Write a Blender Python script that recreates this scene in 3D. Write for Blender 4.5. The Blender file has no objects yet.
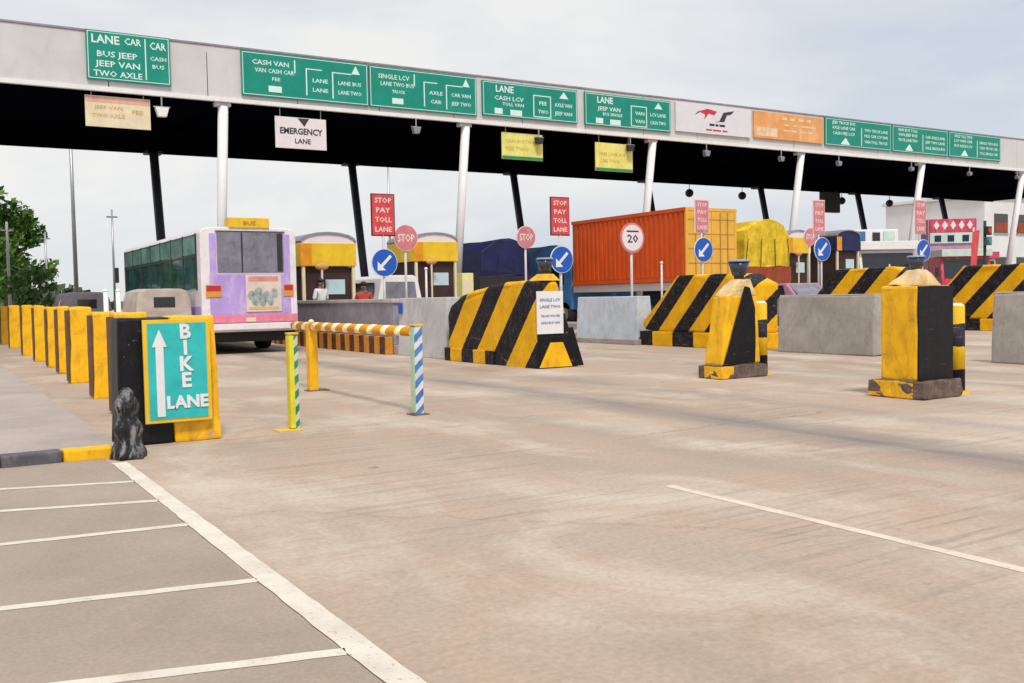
import bpy, bmesh, math, random
from mathutils import Vector, Matrix
R=math.radians
random.seed(7)
scene=bpy.context.scene
col=scene.collection

# ------------------------------------------------------------------ materials
def nt(name):
    m=bpy.data.materials.new(name); m.use_nodes=True
    t=m.node_tree; b=t.nodes['Principled BSDF']
    return m,t,b
def L(t,a,b): t.links.new(a,b)
def noise(t,co,scale,detail=6,rough=.6,dist=0.):
    n=t.nodes.new('ShaderNodeTexNoise'); n.inputs['Scale'].default_value=scale
    n.inputs['Detail'].default_value=detail; n.inputs['Roughness'].default_value=rough
    n.inputs['Distortion'].default_value=dist
    L(t,co,n.inputs['Vector']); return n.outputs['Fac']
def ramp(t,f,p0,c0,p1,c1):
    r=t.nodes.new('ShaderNodeValToRGB'); e=r.color_ramp.elements
    e[0].position=p0; e[0].color=(*c0,1) if len(c0)==3 else c0
    e[1].position=p1; e[1].color=(*c1,1) if len(c1)==3 else c1
    L(t,f,r.inputs['Fac']); return r.outputs['Color']
def mix(t,f,a,b,mode='MIX'):
    m=t.nodes.new('ShaderNodeMix'); m.data_type='RGBA'; m.blend_type=mode
    for s,v in ((m.inputs[0],f),(m.inputs[6],a),(m.inputs[7],b)):
        if hasattr(v,'is_linked') or hasattr(v,'links'): L(t,v,s)
        elif isinstance(v,(int,float)): s.default_value=v
        else: s.default_value=(*v,1)
    return m.outputs[2]
def mth(t,op,a,b=0.):
    m=t.nodes.new('ShaderNodeMath'); m.operation=op
    for s,v in ((m.inputs[0],a),(m.inputs[1],b)):
        if isinstance(v,(int,float)): s.default_value=v
        else: L(t,v,s)
    return m.outputs[0]
def coords(t,scale=(1,1,1),kind='Object'):
    c=t.nodes.new('ShaderNodeTexCoord'); mp=t.nodes.new('ShaderNodeMapping')
    mp.inputs['Scale'].default_value=scale; L(t,c.outputs[kind],mp.inputs['Vector']); return mp.outputs[0]
def bump(t,b,h,s=.3,d=.01):
    n=t.nodes.new('ShaderNodeBump'); n.inputs['Strength'].default_value=s; n.inputs['Distance'].default_value=d
    L(t,h,n.inputs['Height']); L(t,n.outputs[0],b.inputs['Normal'])
_c={}
def mat(name,color,rough=.6,var=.25,scale=2.5,dirt=0.,dirtcol=(.16,.12,.09),metal=0.,bmp=.15,spec=.4,fine=14):
    if name in _c: return _c[name]
    m,t,b=nt(name); co=coords(t)
    n=noise(t,co,scale,7,.65,.3)
    c=ramp(t,n,.3,tuple(x*(1-var) for x in color),.72,tuple(min(1,x*(1+var*.5)) for x in color))
    if dirt>0:
        n2=noise(t,coords(t,(1,1,.45)),fine,8,.7,.6)
        f=ramp(t,n2,.5,(0,0,0),.72,(dirt,dirt,dirt))
        c=mix(t,f,c,dirtcol)
    if name in('yellow_paint','black_paint','pale_worn_yellow'):
        ch=noise(t,co,4.5,9,.8,.2); c=mix(t,ramp(t,ch,.63,(0,)*3,.66,(.85,)*3),c,(.36,.33,.3))
        sc_=noise(t,coords(t,(.9,.5,7)),3.2,8,.75,.3); c=mix(t,ramp(t,sc_,.61,(0,)*3,.69,(.6,)*3),c,(.13,.1,.08))
    L(t,c,b.inputs['Base Color']); b.inputs['Roughness'].default_value=rough
    b.inputs['Metallic'].default_value=metal; b.inputs['Specular IOR Level'].default_value=spec
    bump(t,b,noise(t,co,fine*3,4,.6),bmp,.01)
    _c[name]=m; return m
YEL=(.94,.49,.002); BLK=(.007,.006,.01)
def stripes(name,vec,period,phase=0.,a=YEL,b_=BLK,duty=.5,dirt=.5,rough=.6):
    if name in _c: return _c[name]
    m,t,b=nt(name); c=t.nodes.new('ShaderNodeTexCoord'); s=t.nodes.new('ShaderNodeSeparateXYZ')
    L(t,c.outputs['Object'],s.inputs[0])
    v=mth(t,'ADD',mth(t,'ADD',mth(t,'MULTIPLY',s.outputs[0],vec[0]),mth(t,'MULTIPLY',s.outputs[1],vec[1])),mth(t,'MULTIPLY',s.outputs[2],vec[2]))
    co=coords(t)
    w=mth(t,'MULTIPLY',mth(t,'SUBTRACT',noise(t,co,9,4),.5),.05)
    v=mth(t,'ADD',v,w)
    fr=mth(t,'FRACT',mth(t,'DIVIDE',mth(t,'ADD',v,phase+1000*period),period))
    k=mth(t,'GREATER_THAN',fr,duty)
    ya=ramp(t,noise(t,co,3,6,.6,.4),.3,tuple(x*.72 for x in a),.7,a)
    bb=ramp(t,noise(t,co,5,6,.6),.35,b_,.75,tuple(x*2.2+.003 for x in b_))
    cc=mix(t,k,ya,bb)
    dn=noise(t,coords(t,(1,1,.5)),16,9,.75,.5)
    f=ramp(t,dn,.52,(0,0,0),.7,(dirt,)*3)
    cc=mix(t,f,cc,(.17,.13,.1))
    sc_=noise(t,coords(t,(.9,.5,7)),3.2,8,.75,.3)
    cc=mix(t,ramp(t,sc_,.6,(0,)*3,.68,(.75,)*3),cc,(.3,.26,.22))
    ch=noise(t,co,4.5,9,.8,.2)
    cc=mix(t,ramp(t,ch,.64,(0,)*3,.66,(.9,)*3),cc,(.36,.33,.3))
    L(t,cc,b.inputs['Base Color']); b.inputs['Roughness'].default_value=rough
    b.inputs['Specular IOR Level'].default_value=.2; bump(t,b,dn,.4,.012)
    _c[name]=m; return m

def M(k):
    D={
    'yellow':lambda:mat('yellow_paint',YEL,.5,.22,3,.6,(.28,.13,.03),fine=9),
    'yellow_clean':lambda:mat('yellow_sheet',(.82,.52,.03),.4,.15,2,.2),
    'black':lambda:mat('black_paint',(.006,.006,.009),.45,.4,4,.12,(.09,.08,.075),spec=.25),
    'wrap':lambda:mat('black_plastic_wrap',(.012,.012,.016),.28,.5,9,.9,(.5,.48,.5),bmp=.8,fine=9),
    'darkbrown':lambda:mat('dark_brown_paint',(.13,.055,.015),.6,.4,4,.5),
    'conc':lambda:mat('grey_concrete',(.4,.365,.33),.85,.3,1.6,.5,(.15,.13,.12)),
    'conc_lt':lambda:mat('pale_concrete',(.5,.47,.43),.85,.25,2,.4,(.25,.2,.16)),
    'conc_blue':lambda:mat('pale_blue_paint',(.56,.62,.7),.7,.2,1.5,.5,(.3,.25,.22),fine=7),
    'conc_purple':lambda:mat('mauve_grey_paint',(.3,.28,.33),.8,.3,2,.4),
    'slab':lambda:mat('broken_concrete_base',(.17,.12,.1),.9,.6,7,.6,(.05,.04,.04),bmp=.9,fine=8),
    'fascia':lambda:mat('fascia_panel',(.62,.6,.6),.5,.14,.5,.35,(.42,.39,.36),fine=1.6),
    'trim':lambda:mat('fascia_trim',(.8,.78,.78),.5,.1,1,.2,(.5,.4,.36),fine=3),
    'soffit':lambda:mat('shade_dark_soffit',(.003,.003,.006),1.,.3,1,spec=0.),  # near-black base colour stands in for the shade under the canopy
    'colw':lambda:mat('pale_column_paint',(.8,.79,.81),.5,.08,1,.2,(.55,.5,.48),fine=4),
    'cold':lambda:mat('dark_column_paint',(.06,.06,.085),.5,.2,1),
    'green':lambda:mat('green_sign_sheet',(.0,.26,.19),.45,.15,1.5,.15,(.1,.3,.26),fine=3),
    'teal':lambda:mat('teal_sign_sheet',(.03,.5,.5),.4,.25,4,.35,(.02,.4,.28),fine=5),
    'white':lambda:mat('white_paint',(.78,.77,.78),.45,.1,2,.15,(.5,.45,.4)),
    'mint':lambda:mat('sign_white',(.66,.84,.79),.5,.05,2),
    'cream':lambda:mat('cream_board',(.78,.66,.45),.6,.15,2,.3,(.6,.45,.25)),
    'pinkw':lambda:mat('pinkish_white_board',(.77,.7,.72),.6,.08,2),
    'ylw_board':lambda:mat('pale_yellow_board',(.8,.74,.2),.6,.2,2,.6,(.78,.78,.5),fine=4),
    'greenp':lambda:mat('green_strip',(.03,.3,.1),.6),
    'advert':lambda:mat('advert_white',(.7,.69,.74),.5,.06,2),
    'orange_board':lambda:mat('orange_advert',(.78,.36,.12),.5,.25,1.2,.5,(.85,.62,.45),fine=2),
    'orange_txt':lambda:mat('pale_orange',(.85,.6,.38),.5),
    'red_sign':lambda:mat('red_sign_sheet',(.66,.06,.06),.45,.2,4,.3,(.75,.35,.35),fine=6),
    'pink_sign':lambda:mat('faded_red_sheet',(.66,.2,.22),.45,.2,4,.3,(.75,.5,.5),fine=6),
    'ink':lambda:mat('dark_ink',(.05,.04,.06),.6),
    'redink':lambda:mat('red_ink',(.6,.03,.07),.6),
    'blue_sign':lambda:mat('blue_sign_sheet',(.01,.1,.5),.4,.2,5),
    'blueink':lambda:mat('blue_ink',(.18,.25,.45),.6),
    'lilac':lambda:mat('lilac_paint',(.46,.33,.72),.4,.2,1.5,.7,(.7,.64,.76),fine=3.5),
    'busw':lambda:mat('bus_white',(.8,.76,.79),.4,.1,2,.45,(.42,.34,.32),fine=5),
    'pinkstripe':lambda:mat('pink_bumper_paint',(.78,.22,.32),.45,.15,2,.3,(.8,.6,.65)),
    'amber':lambda:mat('amber_lens',(.7,.3,.05),.25,.1),
    'redlens':lambda:mat('red_lens',(.5,.03,.03),.25,.1),
    'poster':lambda:mat('bus_poster',(.72,.6,.55),.4,.2,3,.35,(.7,.55,.35),fine=5),
    'glass':lambda:mat('teal_glass',(.03,.11,.12),.06,.8,1.6,.6,(.2,.25,.25),fine=1.1,spec=.9,bmp=.02),
    'glass_g':lambda:mat('grey_window_glass',(.2,.19,.25),.1,.5,2.5,.3,(.4,.4,.42),spec=.7,bmp=.02),
    'glass_d':lambda:mat('dark_glass',(.012,.015,.02),.08,.3,2,spec=.8,bmp=.02),
    'rubber':lambda:mat('rubber',(.018,.017,.017),.8,.3,5),
    'metal':lambda:mat('grey_metal',(.4,.4,.41),.4,.1,3,metal=.6),
    'polew':lambda:mat('pale_pole',(.6,.6,.6),.5),
    'steel_d':lambda:mat('dark_steel',(.03,.03,.035),.5),
    'cont':lambda:mat('orange_container_paint',(.72,.1,.012),.5,.2,.7,.4,(.4,.07,.02),fine=2.5),
    'cont_y':lambda:mat('yellow_door_paint',(.82,.45,.06),.5,.2,1,.5,(.5,.25,.06),fine=5),
    'tarp_y':lambda:mat('yellow_green_tarpaulin',(.8,.56,.02),.6,.45,1.8,.8,(.3,.2,.02),bmp=1,fine=3),
    'tarp_n':lambda:mat('navy_tarpaulin',(.012,.018,.09),.55,.5,1.2,bmp=.8,fine=2),
    'tarp_b':lambda:mat('blue_tarpaulin',(.05,.18,.4),.55,.4,1.2,bmp=.8,fine=2),
    'rust':lambda:mat('rust_red_body',(.33,.06,.02),.6,.4,2,.3),
    'beige':lambda:mat('beige_canvas',(.5,.43,.38),.75,.25,2.5,.5,(.33,.27,.24),bmp=.6,fine=4),
    'booth_y':lambda:mat('booth_yellow',(.85,.55,.02),.45,.25,1.4,.45,(.6,.33,.02),fine=3),
    'booth_d':lambda:mat('booth_dark',(.05,.022,.02),.6,.5,1.5),
    'booth_s':lambda:mat('booth_sill',(.35,.37,.45),.6,.2,2),
    'paleblue':lambda:mat('pale_blue_sheet',(.5,.68,.72),.5,.15,3),
    'grass_tree':lambda:mat('leaf_green',(.065,.17,.015),.7,.7,.7,.8,(.17,.29,.02),fine=.7),
    'leaf_lt':lambda:mat('light_leaf_green',(.16,.3,.09),.7,.5,1),
    'leaf_far':lambda:mat('far_leaf_green',(.07,.11,.06),.8,.4,.2),
    'bark':lambda:mat('bark',(.2,.16,.12),.9,.4,6),
    'skin':lambda:mat('brown_skin',(.22,.11,.07),.6,.1),
    'hair':lambda:mat('black_hair',(.01,.008,.007),.6),
    'shirt_w':lambda:mat('white_shirt_cloth',(.7,.7,.72),.8,.1),
    'shirt_o':lambda:mat('orange_print_cloth',(.75,.35,.15),.8,.4,14,.8,(.8,.7,.6),fine=20),
    'trouser':lambda:mat('dark_trouser_cloth',(.04,.045,.06),.85),
    'bld':lambda:mat('white_wall_plaster',(.72,.73,.75),.8,.1,.3,.2,(.5,.48,.45),fine=1),
    'palegreen':lambda:mat('pale_green_paint',(.55,.68,.6),.5,.2,3),
    'decor_red':lambda:mat('decor_red_paint',(.6,.05,.09),.5,.3,3,.5,(.7,.4,.5),fine=5),
    'beacon':lambda:mat('dark_beacon_plastic',(.02,.03,.07),.2,.3,5,spec=.8),
    }
    return D[k]()

# ------------------------------------------------------------------ mesh helpers
class MB:
    def __init__(s): s.bm=bmesh.new()
    def box(s,x0,x1,y0,y1,z0,z1,bev=0.):
        b=bmesh.new(); bmesh.ops.create_cube(b,size=1)
        bmesh.ops.scale(b,vec=(x1-x0,y1-y0,z1-z0),verts=b.verts)
        bmesh.ops.translate(b,vec=((x0+x1)/2,(y0+y1)/2,(z0+z1)/2),verts=b.verts)
        if bev>0: bmesh.ops.bevel(b,geom=b.edges[:],offset=bev,segments=2,affect='EDGES',profile=.6)
        s._add(b); return s
    def _add(s,b):
        me=bpy.data.meshes.new('tmp'); b.to_mesh(me); b.free(); s.bm.from_mesh(me); bpy.data.meshes.remove(me)
    def prism(s,pts,axis,a0,a1,bev=0.):
        """pts 2D outline; axis 'x': pts=(y,z); 'y': pts=(x,z); 'z': pts=(x,y)"""
        b=bmesh.new(); f=lambda p,a:{'x':(a,p[0],p[1]),'y':(p[0],a,p[1]),'z':(p[0],p[1],a)}[axis]
        v0=[b.verts.new(f(p,a0)) for p in pts]; v1=[b.verts.new(f(p,a1)) for p in pts]
        b.faces.new(v0); b.faces.new(list(reversed(v1)))
        n=len(pts)
        for i in range(n): b.faces.new((v0[i],v1[i],v1[(i+1)%n],v0[(i+1)%n]))
        bmesh.ops.recalc_face_normals(b,faces=b.faces)
        if bev>0: bmesh.ops.bevel(b,geom=b.edges[:],offset=bev,segments=2,affect='EDGES',profile=.6)
        s._add(b); return s
    def hexa(s,bot,top,bev=0.):
        b=bmesh.new(); v0=[b.verts.new(p) for p in bot]; v1=[b.verts.new(p) for p in top]
        b.faces.new(v0); b.faces.new(list(reversed(v1)))
        for i in range(4): b.faces.new((v0[i],v1[i],v1[(i+1)%4],v0[(i+1)%4]))
        bmesh.ops.recalc_face_normals(b,faces=b.faces)
        if bev>0: bmesh.ops.bevel(b,geom=b.edges[:],offset=bev,segments=2,affect='EDGES',profile=.6)
        s._add(b); return s
    def tube(s,p0,p1,r0,r1=None,n=14):
        r1=r0 if r1 is None else r1; p0=Vector(p0); p1=Vector(p1); d=p1-p0
        b=bmesh.new(); bmesh.ops.create_cone(b,segments=n,radius1=r0,radius2=r1,depth=d.length,cap_ends=True)
        q=d.to_track_quat('Z','Y').to_matrix().to_4x4()
        bmesh.ops.transform(b,matrix=Matrix.Translation((p0+p1)/2)@q,verts=b.verts); s._add(b); return s
    def ball(s,c,r,sub=2,sc=(1,1,1)):
        b=bmesh.new(); bmesh.ops.create_icosphere(b,subdivisions=sub,radius=r)
        bmesh.ops.scale(b,vec=sc,verts=b.verts); bmesh.ops.translate(b,vec=c,verts=b.verts); s._add(b); return s
    def rough(s,cuts=3,amp=.02,seed=0,sc=4):
        from mathutils import noise as N
        bmesh.ops.subdivide_edges(s.bm,edges=s.bm.edges[:],cuts=cuts,use_grid_fill=True)
        for v in s.bm.verts:
            v.co+=Vector(N.noise_vector(v.co*sc+Vector((seed,seed*2,0))))*amp
        return s
    def quad(s,*p):
        v=[s.bm.verts.new(q) for q in p]; s.bm.faces.new(v); return s
    def build(s,name,m,parent=None,smooth=False,loc=None):
        me=bpy.data.meshes.new(name); s.bm.to_mesh(me); s.bm.free()
        me.materials.append(m); o=bpy.data.objects.new(name,me); col.objects.link(o)
        if parent: o.parent=parent
        if loc: o.location=loc
        if smooth:
            for p in me.polygons: p.use_smooth=True
        return o
def thing(name,label,cat,loc=(0,0,0),rz=0.,group=None):
    o=bpy.data.objects.new(name,None); col.objects.link(o); o.location=loc; o.rotation_euler=(0,0,rz)
    o.empty_display_size=.2; return tag(o,label,cat,group)
def tag(o,label,cat,group=None):
    o['label']=label; o['category']=cat
    if group: o['group']=group
    return o
def struct(o,kind='structure'): o['kind']=kind; return o
def dup(root,loc,label,rz=None):
    r=root.copy(); col.objects.link(r); r.location=loc; r['label']=label
    if rz is not None: r.rotation_euler=(0,0,rz)
    def rec(a,b):
        for ch in [c for c in a.children]:
            c=ch.copy(); col.objects.link(c); c.parent=b; rec(ch,c)
    rec(root,r); return r
def text(s,name,size,m,parent,loc,rot=(R(90),0,0),sx=1.,ext=.004,align='CENTER',bold=.0):
    cu=bpy.data.curves.new('t','FONT'); cu.body=s; cu.size=size; cu.align_x=align; cu.align_y='CENTER'; cu.extrude=ext; cu.offset=bold
    cu.resolution_u=2
    o=bpy.data.objects.new('t',cu); col.objects.link(o)
    dg=bpy.context.evaluated_depsgraph_get(); dg.update()
    me=bpy.data.meshes.new_from_object(o.evaluated_get(dg)); bpy.data.objects.remove(o); bpy.data.curves.remove(cu)
    mt=Matrix.Translation(loc)@(Matrix.Rotation(rot[2],4,'Z')@Matrix.Rotation(rot[1],4,'Y')@Matrix.Rotation(rot[0],4,'X'))@Matrix.Diagonal((sx,1,1,1))
    me.transform(mt); me.materials.clear(); me.materials.append(m)
    ob=bpy.data.objects.new(name,me); col.objects.link(ob); ob.parent=parent; return ob
WORDS='LANE CAR JEEP VAN BUS TRUCK TOLL FEE PASS CASH AXLE SINGLE LCV TWO'.split()
def scribble(mb,x0,x1,z,h,y,rng,dens=1.,word=None):
    """one line of small sign lettering, fitted between x0 and x1, on a face looking to -Y"""
    n=max(2,int((x1-x0)/(h*.78))); st=''
    pool=[w_ for w_ in WORDS if len(w_)<=n] or ['CAR']
    rng.shuffle(pool)
    for w_ in pool:
        if len(st)+len(w_)+(1 if st else 0)<=n+1: st+=(' ' if st else '')+w_
    if word: st=word
    cu=bpy.data.curves.new('t','FONT'); cu.body=st; cu.size=h*1.35; cu.align_x='CENTER'; cu.extrude=.002; cu.offset=h*.02; cu.resolution_u=1
    o=bpy.data.objects.new('t',cu); col.objects.link(o); dg=bpy.context.evaluated_depsgraph_get(); dg.update()
    me=bpy.data.meshes.new_from_object(o.evaluated_get(dg)); bpy.data.objects.remove(o); bpy.data.curves.remove(cu)
    xs=[v.co.x for v in me.vertices] or [0,1]; k=min(1.25,(x1-x0)/(max(xs)-min(xs)+1e-6))
    me.transform(Matrix.Translation(((x0+x1)/2-(max(xs)+min(xs))/2*k,y-.003,z))@Matrix.Rotation(R(90),4,'X')@Matrix.Diagonal((k,1,1,1)))
    mb.bm.from_mesh(me); bpy.data.meshes.remove(me)

# ------------------------------------------------------------------ camera
H=1.3
Rv=Vector((-0.52207725,-0.02946856,0.85238897)); Cv=Vector((0.85267099,-0.04110103,0.52082905)); Uv=Vector((-0.01968598,-0.99872034,-0.04658489))
right=Vector((Cv.x,Rv.x,Uv.x)); down=Vector((Cv.y,Rv.y,Uv.y)); fwd=Vector((Cv.z,Rv.z,Uv.z))
cam=bpy.data.cameras.new('Camera'); co=bpy.data.objects.new('Camera',cam); col.objects.link(co)
cam.sensor_width=36; cam.lens=969/1024*36; cam.clip_start=.1; cam.clip_end=4000
m4=Matrix.Identity(4)
for i in range(3): m4[i][0]=right[i]; m4[i][1]=-down[i]; m4[i][2]=-fwd[i]
m4.translation=Vector((0,0,H)); co.matrix_world=m4; scene.camera=co

# ------------------------------------------------------------------ world and sun
w=bpy.data.worlds.new('World'); scene.world=w; w.use_nodes=True; t=w.node_tree
bg=t.nodes['Background']; bg.inputs['Strength'].default_value=.1
SUN_EL=R(58); SUN_AZ=R(200)   # azimuth clockwise from +Y: behind and a little to the left
sky=t.nodes.new('ShaderNodeTexSky'); sky.sky_type='NISHITA'; sky.sun_disc=False; sky.sun_elevation=SUN_EL; sky.sun_rotation=SUN_AZ
tc=t.nodes.new('ShaderNodeTexCoord'); mp=t.nodes.new('ShaderNodeMapping'); mp.inputs['Scale'].default_value=(1,1,3.2)
L(t,tc.outputs['Generated'],mp.inputs['Vector'])
n1=noise(t,mp.outputs[0],1.7,8,.55,.5)
cloud=ramp(t,n1,.36,(4.6,4.95,5.45),.6,(6.3,6.25,6.15))
thin=ramp(t,noise(t,mp.outputs[0],1.1,4,.5,.3),.35,(.82,)*3,.6,(.97,)*3)
L(t,mix(t,thin,sky.outputs[0],cloud),bg.inputs['Color'])
sd=bpy.data.lights.new('sun','SUN'); sd.energy=2.; sd.angle=R(10); sd.color=(1,.95,.88)
so=bpy.data.objects.new('sun',sd); col.objects.link(so)
d=Vector((math.sin(SUN_AZ)*math.cos(SUN_EL),math.cos(SUN_AZ)*math.cos(SUN_EL),math.sin(SUN_EL)))
so.rotation_euler=d.to_track_quat('Z','Y').to_euler(); so.location=(0,0,30)
scene.view_settings.view_transform='Standard'; scene.view_settings.look='None'; scene.view_settings.exposure=.5; scene.view_settings.gamma=1

# ------------------------------------------------------------------ ground
CRACKS=[(5.3,6.9,8.4,7.1,0,.45),(1.5,6.2,4.2,3.4,0,.18),(4.4,8.6,9.0,9.6,0,.2)]
def road_mat():
    m,t,b=nt('worn_concrete_road'); c=coords(t)
    big=noise(t,coords(t,(1,.35,1)),.35,5,.6,.4); med=noise(t,coords(t,(1,.5,1)),1.3,7,.65,.5); fin=noise(t,c,30,5,.7)
    base=ramp(t,big,.35,(.365,.288,.225),.66,(.46,.367,.293))
    base=mix(t,ramp(t,med,.42,(0,)*3,.68,(.7,)*3),base,(.465,.325,.24))
    med2=noise(t,coords(t,(1,.6,1)),.8,7,.65,.5)
    base=mix(t,ramp(t,med2,.48,(0,)*3,.68,(.85,)*3),base,(.57,.495,.41))
    # tyre-darkened tracks along the lane
    s=t.nodes.new('ShaderNodeSeparateXYZ'); L(t,c,s.inputs[0])
    wob=mth(t,'MULTIPLY',mth(t,'SUBTRACT',noise(t,coords(t,(.4,.12,1)),.6,3),.5),1.2)
    x=mth(t,'ADD',s.outputs[0],wob)
    tr=None
    for cx,wd,am in ((6.95,.6,.8),(8.5,.4,.35),(5.4,.4,.14),(12.2,.5,.35),(14.0,.4,.3)):
        d=mth(t,'DIVIDE',mth(t,'ABSOLUTE',mth(t,'SUBTRACT',x,cx)),wd)
        g=mth(t,'MULTIPLY',mth(t,'MAXIMUM',mth(t,'SUBTRACT',1.,d),0.),am)
        tr=g if tr is None else mth(t,'ADD',tr,g)
    trn=mth(t,'MULTIPLY',tr,ramp(t,noise(t,coords(t,(2,.3,1)),2.2,6),.3,(.5,)*3,.7,(1.,)*3))
    base=mix(t,trn,base,(.15,.14,.15))
    base=mix(t,ramp(t,noise(t,c,5.5,7,.7),.62,(0,)*3,.72,(.45,)*3),base,(.2,.16,.14))
    # brushed transverse grooves, patchy
    gx=noise(t,coords(t,(.35,6.5,1)),1.6,6,.72,.25)
    gm=mth(t,'MULTIPLY',ramp(t,gx,.5,(0,)*3,.64,(1,)*3),ramp(t,noise(t,c,.45,4),.42,(.1,)*3,.64,(.55,)*3))
    base=mix(t,gm,base,(.21,.16,.13))
    base=mix(t,.2,base,ramp(t,fin,.3,(.12,)*3,.7,(.8,)*3),'OVERLAY')
    # thin wandering cracks, each along its own line
    wv=mth(t,'MULTIPLY',mth(t,'SUBTRACT',noise(t,c,1.8,6,.7),.5),.5)
    for (ax,ay,bx_,by_,lo,hi) in CRACKS:
        dx,dy=bx_-ax,by_-ay; ln=math.hypot(dx,dy); nx_,ny_=-dy/ln,dx/ln
        e=mth(t,'ADD',mth(t,'ADD',mth(t,'MULTIPLY',s.outputs[0],nx_),mth(t,'MULTIPLY',s.outputs[1],ny_)),wv)
        e=mth(t,'LESS_THAN',mth(t,'ABSOLUTE',mth(t,'SUBTRACT',e,nx_*ax+ny_*ay)),.013)
        al=mth(t,'ADD',mth(t,'MULTIPLY',s.outputs[0],dx/ln),mth(t,'MULTIPLY',s.outputs[1],dy/ln)); a0=(ax*dx+ay*dy)/ln
        e=mth(t,'MULTIPLY',e,mth(t,'MULTIPLY',mth(t,'GREATER_THAN',al,a0),mth(t,'LESS_THAN',al,a0+ln)))
        base=mix(t,mth(t,'MULTIPLY',e,hi),base,(.12,.1,.09))
    # oil drips
    vo=t.nodes.new('ShaderNodeTexVoronoi'); vo.inputs['Scale'].default_value=.9; L(t,c,vo.inputs['Vector'])
    sp=mth(t,'LESS_THAN',mth(t,'ADD',vo.outputs['Distance'],mth(t,'MULTIPLY',noise(t,c,14,4),.12)),.1)
    base=mix(t,mth(t,'MULTIPLY',sp,.5),base,(.13,.11,.1))
    L(t,base,b.inputs['Base Color']); b.inputs['Roughness'].default_value=.8; b.inputs['Specular IOR Level'].default_value=.3
    bump(t,b,mth(t,'ADD',fin,gx),.35,.01); return m
def asph_mat(name,c0,c1,stain):
    m,t,b=nt(name); c=coords(t)
    base=ramp(t,noise(t,c,.8,7,.6,.4),.3,c0,.7,c1)
    base=mix(t,ramp(t,noise(t,c,3.5,8,.7,.4),.55,(0,)*3,.75,(.5,)*3),base,stain)
    fin=noise(t,c,55,4,.7)
    base=mix(t,.15,base,ramp(t,fin,.3,(.1,)*3,.7,(.85,)*3),'OVERLAY')
    L(t,base,b.inputs['Base Color']); b.inputs['Roughness'].default_value=.85; b.inputs['Specular IOR Level'].default_value=.25
    bump(t,b,fin,.5,.01); return m
def paint_mat(name,colr,wear,bgc):
    m,t,b=nt(name); c=coords(t)
    f=ramp(t,noise(t,c,11,9,.75,.4),wear,(0,)*3,wear+.16,(1,)*3)
    c1=mix(t,ramp(t,noise(t,c,4,6),.4,(0,)*3,.75,(.5,)*3),colr,bgc)
    L(t,c1,b.inputs['Base Color']); b.inputs['Roughness'].default_value=.8
    tr=t.nodes.new('ShaderNodeBsdfTransparent'); mx=t.nodes.new('ShaderNodeMixShader'); g_=t.nodes.new('ShaderNodeRGBToBW')
    fine=ramp(t,noise(t,c,38,6,.8),.6,(0,)*3,.68,(1,)*3)
    L(t,mix(t,1.,f,fine,'LIGHTEN'),g_.inputs[0]); L(t,g_.outputs[0],mx.inputs[0]); L(t,b.outputs[0],mx.inputs[1]); L(t,tr.outputs[0],mx.inputs[2])
    L(t,mx.outputs[0],t.nodes['Material Output'].inputs['Surface']); return m
def sheet(name,m,x0,x1,y0,y1,z,kind='structure'):
    o=MB().quad((x0,y0,z),(x1,y0,z),(x1,y1,z),(x0,y1,z)).build(name,m); return struct(o,kind)
sheet('ground',mat('dusty_ground',(.3,.25,.18),.9,.3,.05,.5,(.16,.2,.07),fine=.2),-1500,1500,-800,2500,-.02)
sheet('road',road_mat(),-6,120,-12,260,0)
sheet('bike_lane_road',asph_mat('brown_grey_asphalt',(.295,.24,.19),(.39,.318,.255),(.44,.345,.265)),-8,1.28,-4,8.72,.004)
sheet('pavement',asph_mat('pavement_asphalt',(.34,.29,.265),(.45,.385,.345),(.25,.21,.19)),-14,1.42,8.9,90,.08)
# solid skirt of the raised pavement
struct(MB().box(-14,1.42,8.9,90,-.01,.079).build('pavement_edge',M('conc')))
def line(name,pts,wd,label,m,z=.002):
    bm=MB(); rng=random.Random(len(label))
    for (a,b_) in zip(pts[:-1],pts[1:]):
        a=Vector(a); b_=Vector(b_); n=max(2,int((b_-a).length/.12)); dr=(b_-a).normalized(); pr=Vector((-dr.y,dr.x))
        prev=None
        for i in range(n+1):
            p=a.lerp(b_,i/n); h0=wd/2+rng.uniform(-.004,.004); h1=wd/2+rng.uniform(-.004,.004)
            q=((p+pr*h0).to_3d()+Vector((0,0,z)),(p-pr*h1).to_3d()+Vector((0,0,z)))
            if prev: bm.quad(prev[1],q[1],q[0],prev[0])
            prev=q
    return struct(bm.build(name,m))
pm=paint_mat('worn_white_line',(.68,.62,.53),.6,(.4,.33,.27))
pm2=paint_mat('faded_white_line',(.7,.59,.48),.58,(.42,.34,.27))
line('lane_line',[(1.348,8.4),(1.348,-2)],.115,'a',pm,.0062)
line('lane_line',[(4.27,5.0),(4.27,-2)],.075,'aa',pm2)
for i,(a,b_) in enumerate([((-3.0,8.9),(1.29,7.43)),((-3.2,8.0),(1.29,6.61)),((-3.0,6.35),(1.29,5.79)),((-3.0,5.35),(1.29,4.43)),((-3.2,4.55),(1.29,3.33)),((-3,3.3),(1.29,2.2))]):
    line('hatch_line',[a,b_],.072,'h'*(i+3),pm,.0062)

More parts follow.
